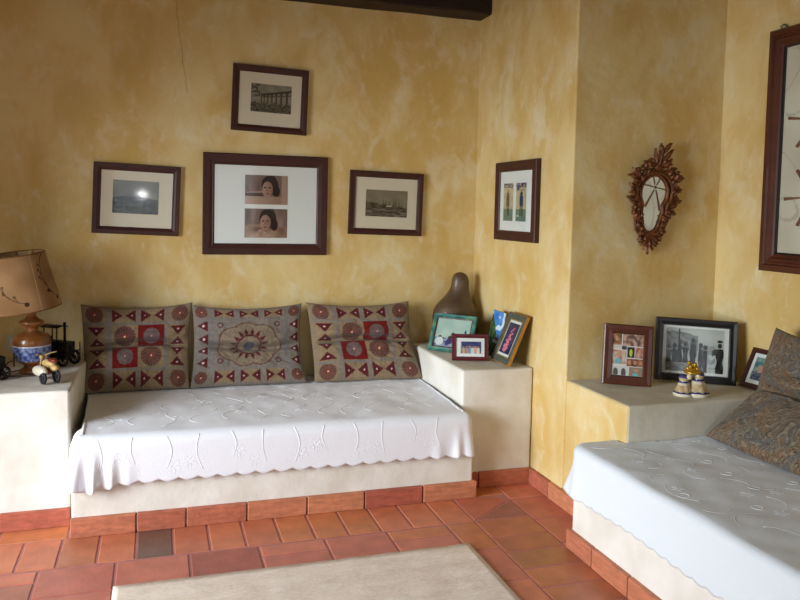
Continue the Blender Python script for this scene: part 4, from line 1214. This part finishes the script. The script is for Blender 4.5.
bm = bmesh.new(); tube(bm, [(.052, .009, .028), (.030, .009, .095)], .0028); tube(bm, [(.052, -.009, .028), (.030, -.009, .095)], .0028); tube(bm, [(.030, 0, .094), (.028, .030, .100), (.014, .042, .104)], .0026); tube(bm, [(.030, 0, .094), (.028, -.030, .100), (.014, -.042, .104)], .0026); ellipsoid(bm, (.046, 0, .085), (.009, .010, .010), seg=10); obj('handlebar_fork', bm, M_creamp, mb, smooth=True)
bm = bmesh.new(); ellipsoid(bm, (-.005, .038, .045), (.045, .018, .020), seg=14); obj('sidecar', bm, M_whitep, mb, smooth=True)
def iron_cart(label, loc, yaw, s):
    t = thing('miniature_carriage', label, 'ornament', loc, (0, 0, yaw))
    for x in (-.055*s, .055*s):
        for y in (-.035*s, .035*s):
            bm = bmesh.new(); wheel(bm, (x, y, .036*s), .028*s, .006*s, 'y', 8, .0065*s); obj('wheel', bm, M_iron, t, smooth=True)
    bm = bmesh.new(); box(bm, -.068*s, .062*s, -.026*s, .026*s, .036*s, .062*s); box(bm, .018*s, .070*s, -.026*s, .026*s, .060*s, .110*s); box(bm, -.062*s, .0*s, -.030*s, .030*s, .062*s, .108*s); box(bm, -.068*s, -.058*s, -.026*s, .026*s, .062*s, .125*s); obj('body', bm, M_iron, t, bevel=.004*s)
    for x in (-.062*s, .012*s):
        for y in (-.024*s, .024*s):
            bm = bmesh.new(); tube(bm, [(x, y, .06*s), (x, y, .168*s)], .003*s); obj('canopy_post', bm, M_iron, t, smooth=True)
    bm = bmesh.new(); tube(bm, [(.034*s, 0, .09*s), (.034*s, 0, .196*s)], .006*s); obj('funnel', bm, M_iron, t, smooth=True)
    bm = bmesh.new(); q = []
    for j in range(9):
        a = (j/8-.5)*1.7; q.append((.040*s*sin(a), .158*s+.018*s*cos(a)))
    A = [bm.verts.new((-.075*s, y, z)) for y, z in q]; B = [bm.verts.new((.024*s, y, z)) for y, z in q]
    for i in range(8): bm.faces.new((A[i], A[i+1], B[i+1], B[i]))
    o = obj('canopy', bm, M_iron, t, smooth=True); md = o.modifiers.new('s', 'SOLIDIFY'); md.thickness = .004*s
    bm = bmesh.new(); tube(bm, [(.068*s, 0, .05*s), (.095*s, 0, .075*s), (.12*s, 0, .078*s)], .003*s); tube(bm, [(.12*s, -.0*s, .05*s), (.12*s, 0, .115*s)], .003*s); ellipsoid(bm, (.07*s, 0, .085*s), (.010*s, .012*s, .012*s), seg=8); obj('drawbar', bm, M_iron, t, smooth=True)
    return t
GC = 'black iron miniature carriages on the lamp ledge'
iron_cart('black iron miniature carriage with canopy between the lamp and the pillow', (-.50, 4.36, .6355), radians(-38), 1.18)
iron_cart('black iron miniature carriage cut off at the left photo edge', (-.775, 4.02, .6355), radians(35), 1.05)

# ------------------------------------------------------------------ rug
bm = bmesh.new(); nx, ny = 60, 60; x0, x1, y0, y1 = -.162, 1.335, .9, 3.068; V = []
for j in range(ny+1):
    V.append([bm.verts.new((x0+(x1-x0)*i/nx+.003*nz(j*.3, 0, 1)*(i in (0, nx)), y0+(y1-y0)*j/ny+.004*nz(i*.3, 2, 1)*(j in (0, ny)), .012+.002*nz(i*.3, j*.3, 5))) for i in range(nx+1)])
for j in range(ny):
    for i in range(nx): bm.faces.new((V[j][i], V[j][i+1], V[j+1][i+1], V[j+1][i]))
rg = obj('rug', bm, M_rug, smooth=True); md = rg.modifiers.new('s', 'SOLIDIFY'); md.thickness = .010; md.offset = -1
tag(rg, 'flat beige woven rug on the terracotta floor at the bottom of the photo', 'rug')

# ================================================================== LIGHT
def area(name, loc, rot, sx, sy, power, col):
    l = bpy.data.lights.new(name, 'AREA'); l.shape = 'RECTANGLE'; l.size = sx; l.size_y = sy; l.energy = power; l.color = col
    o = bpy.data.objects.new(name, l); COL.objects.link(o); o.location = loc; o.rotation_euler = rot; return o
# bright sky and sunlit garden seen through the doorway, low and to the left
area('garden_daylight', (-4.3, 1.3, 1.75), (0, radians(-80), radians(24)), 2.3, 2.8, 490, (.88, .94, 1.0))
# weak fill lamp added in the made-up opening behind the camera
area('fill_light', ((WX0+WX1)/2, YN-.1, (WZ0+WZ1)/2), (radians(90), 0, 0), WX1-WX0, WZ1-WZ0, 15, (.92, .96, 1))
fl_ = bpy.data.lights.new('camera_flash', 'POINT'); fl_.energy = 8; fl_.shadow_soft_size = .02; fl_.color = (.95, .97, 1)
fo = bpy.data.objects.new('camera_flash', fl_); COL.objects.link(fo); fo.location = (-.17, .02, 1.61)
w = bpy.data.worlds.new('World'); bpy.context.scene.world = w; w.use_nodes = True
bg = w.node_tree.nodes['Background']; bg.inputs[0].default_value = (.75, .87, 1, 1); bg.inputs[1].default_value = 1.0

# ================================================================== CAMERA
f_px, cy_px, pitch, roll, yaw = 759.2854, 254.4631, .0589, .0220, .3094
cam = bpy.data.cameras.new('camera'); co = bpy.data.objects.new('camera', cam); COL.objects.link(co)
cam.sensor_fit = 'HORIZONTAL'; cam.sensor_width = 36; cam.lens = f_px*36/800
cam.shift_y = -(300-cy_px)/800
fw = Vector((sin(yaw)*cos(pitch), cos(yaw)*cos(pitch), -sin(pitch))); rtv = Vector((cos(yaw), -sin(yaw), 0)); upv = rtv.cross(fw)
r2 = rtv*cos(roll)+upv*sin(roll); u2 = -rtv*sin(roll)+upv*cos(roll)
co.matrix_world = Matrix(((r2.x, u2.x, -fw.x, 0), (r2.y, u2.y, -fw.y, 0), (r2.z, u2.z, -fw.z, 1.5), (0, 0, 0, 1)))
cam.clip_start = .05
sc = bpy.context.scene; sc.camera = co
sc.view_settings.view_transform = 'Standard'; sc.view_settings.look = 'None'; sc.view_settings.exposure = 0.0; sc.view_settings.gamma = 1; sc.view_settings.use_curve_mapping = False
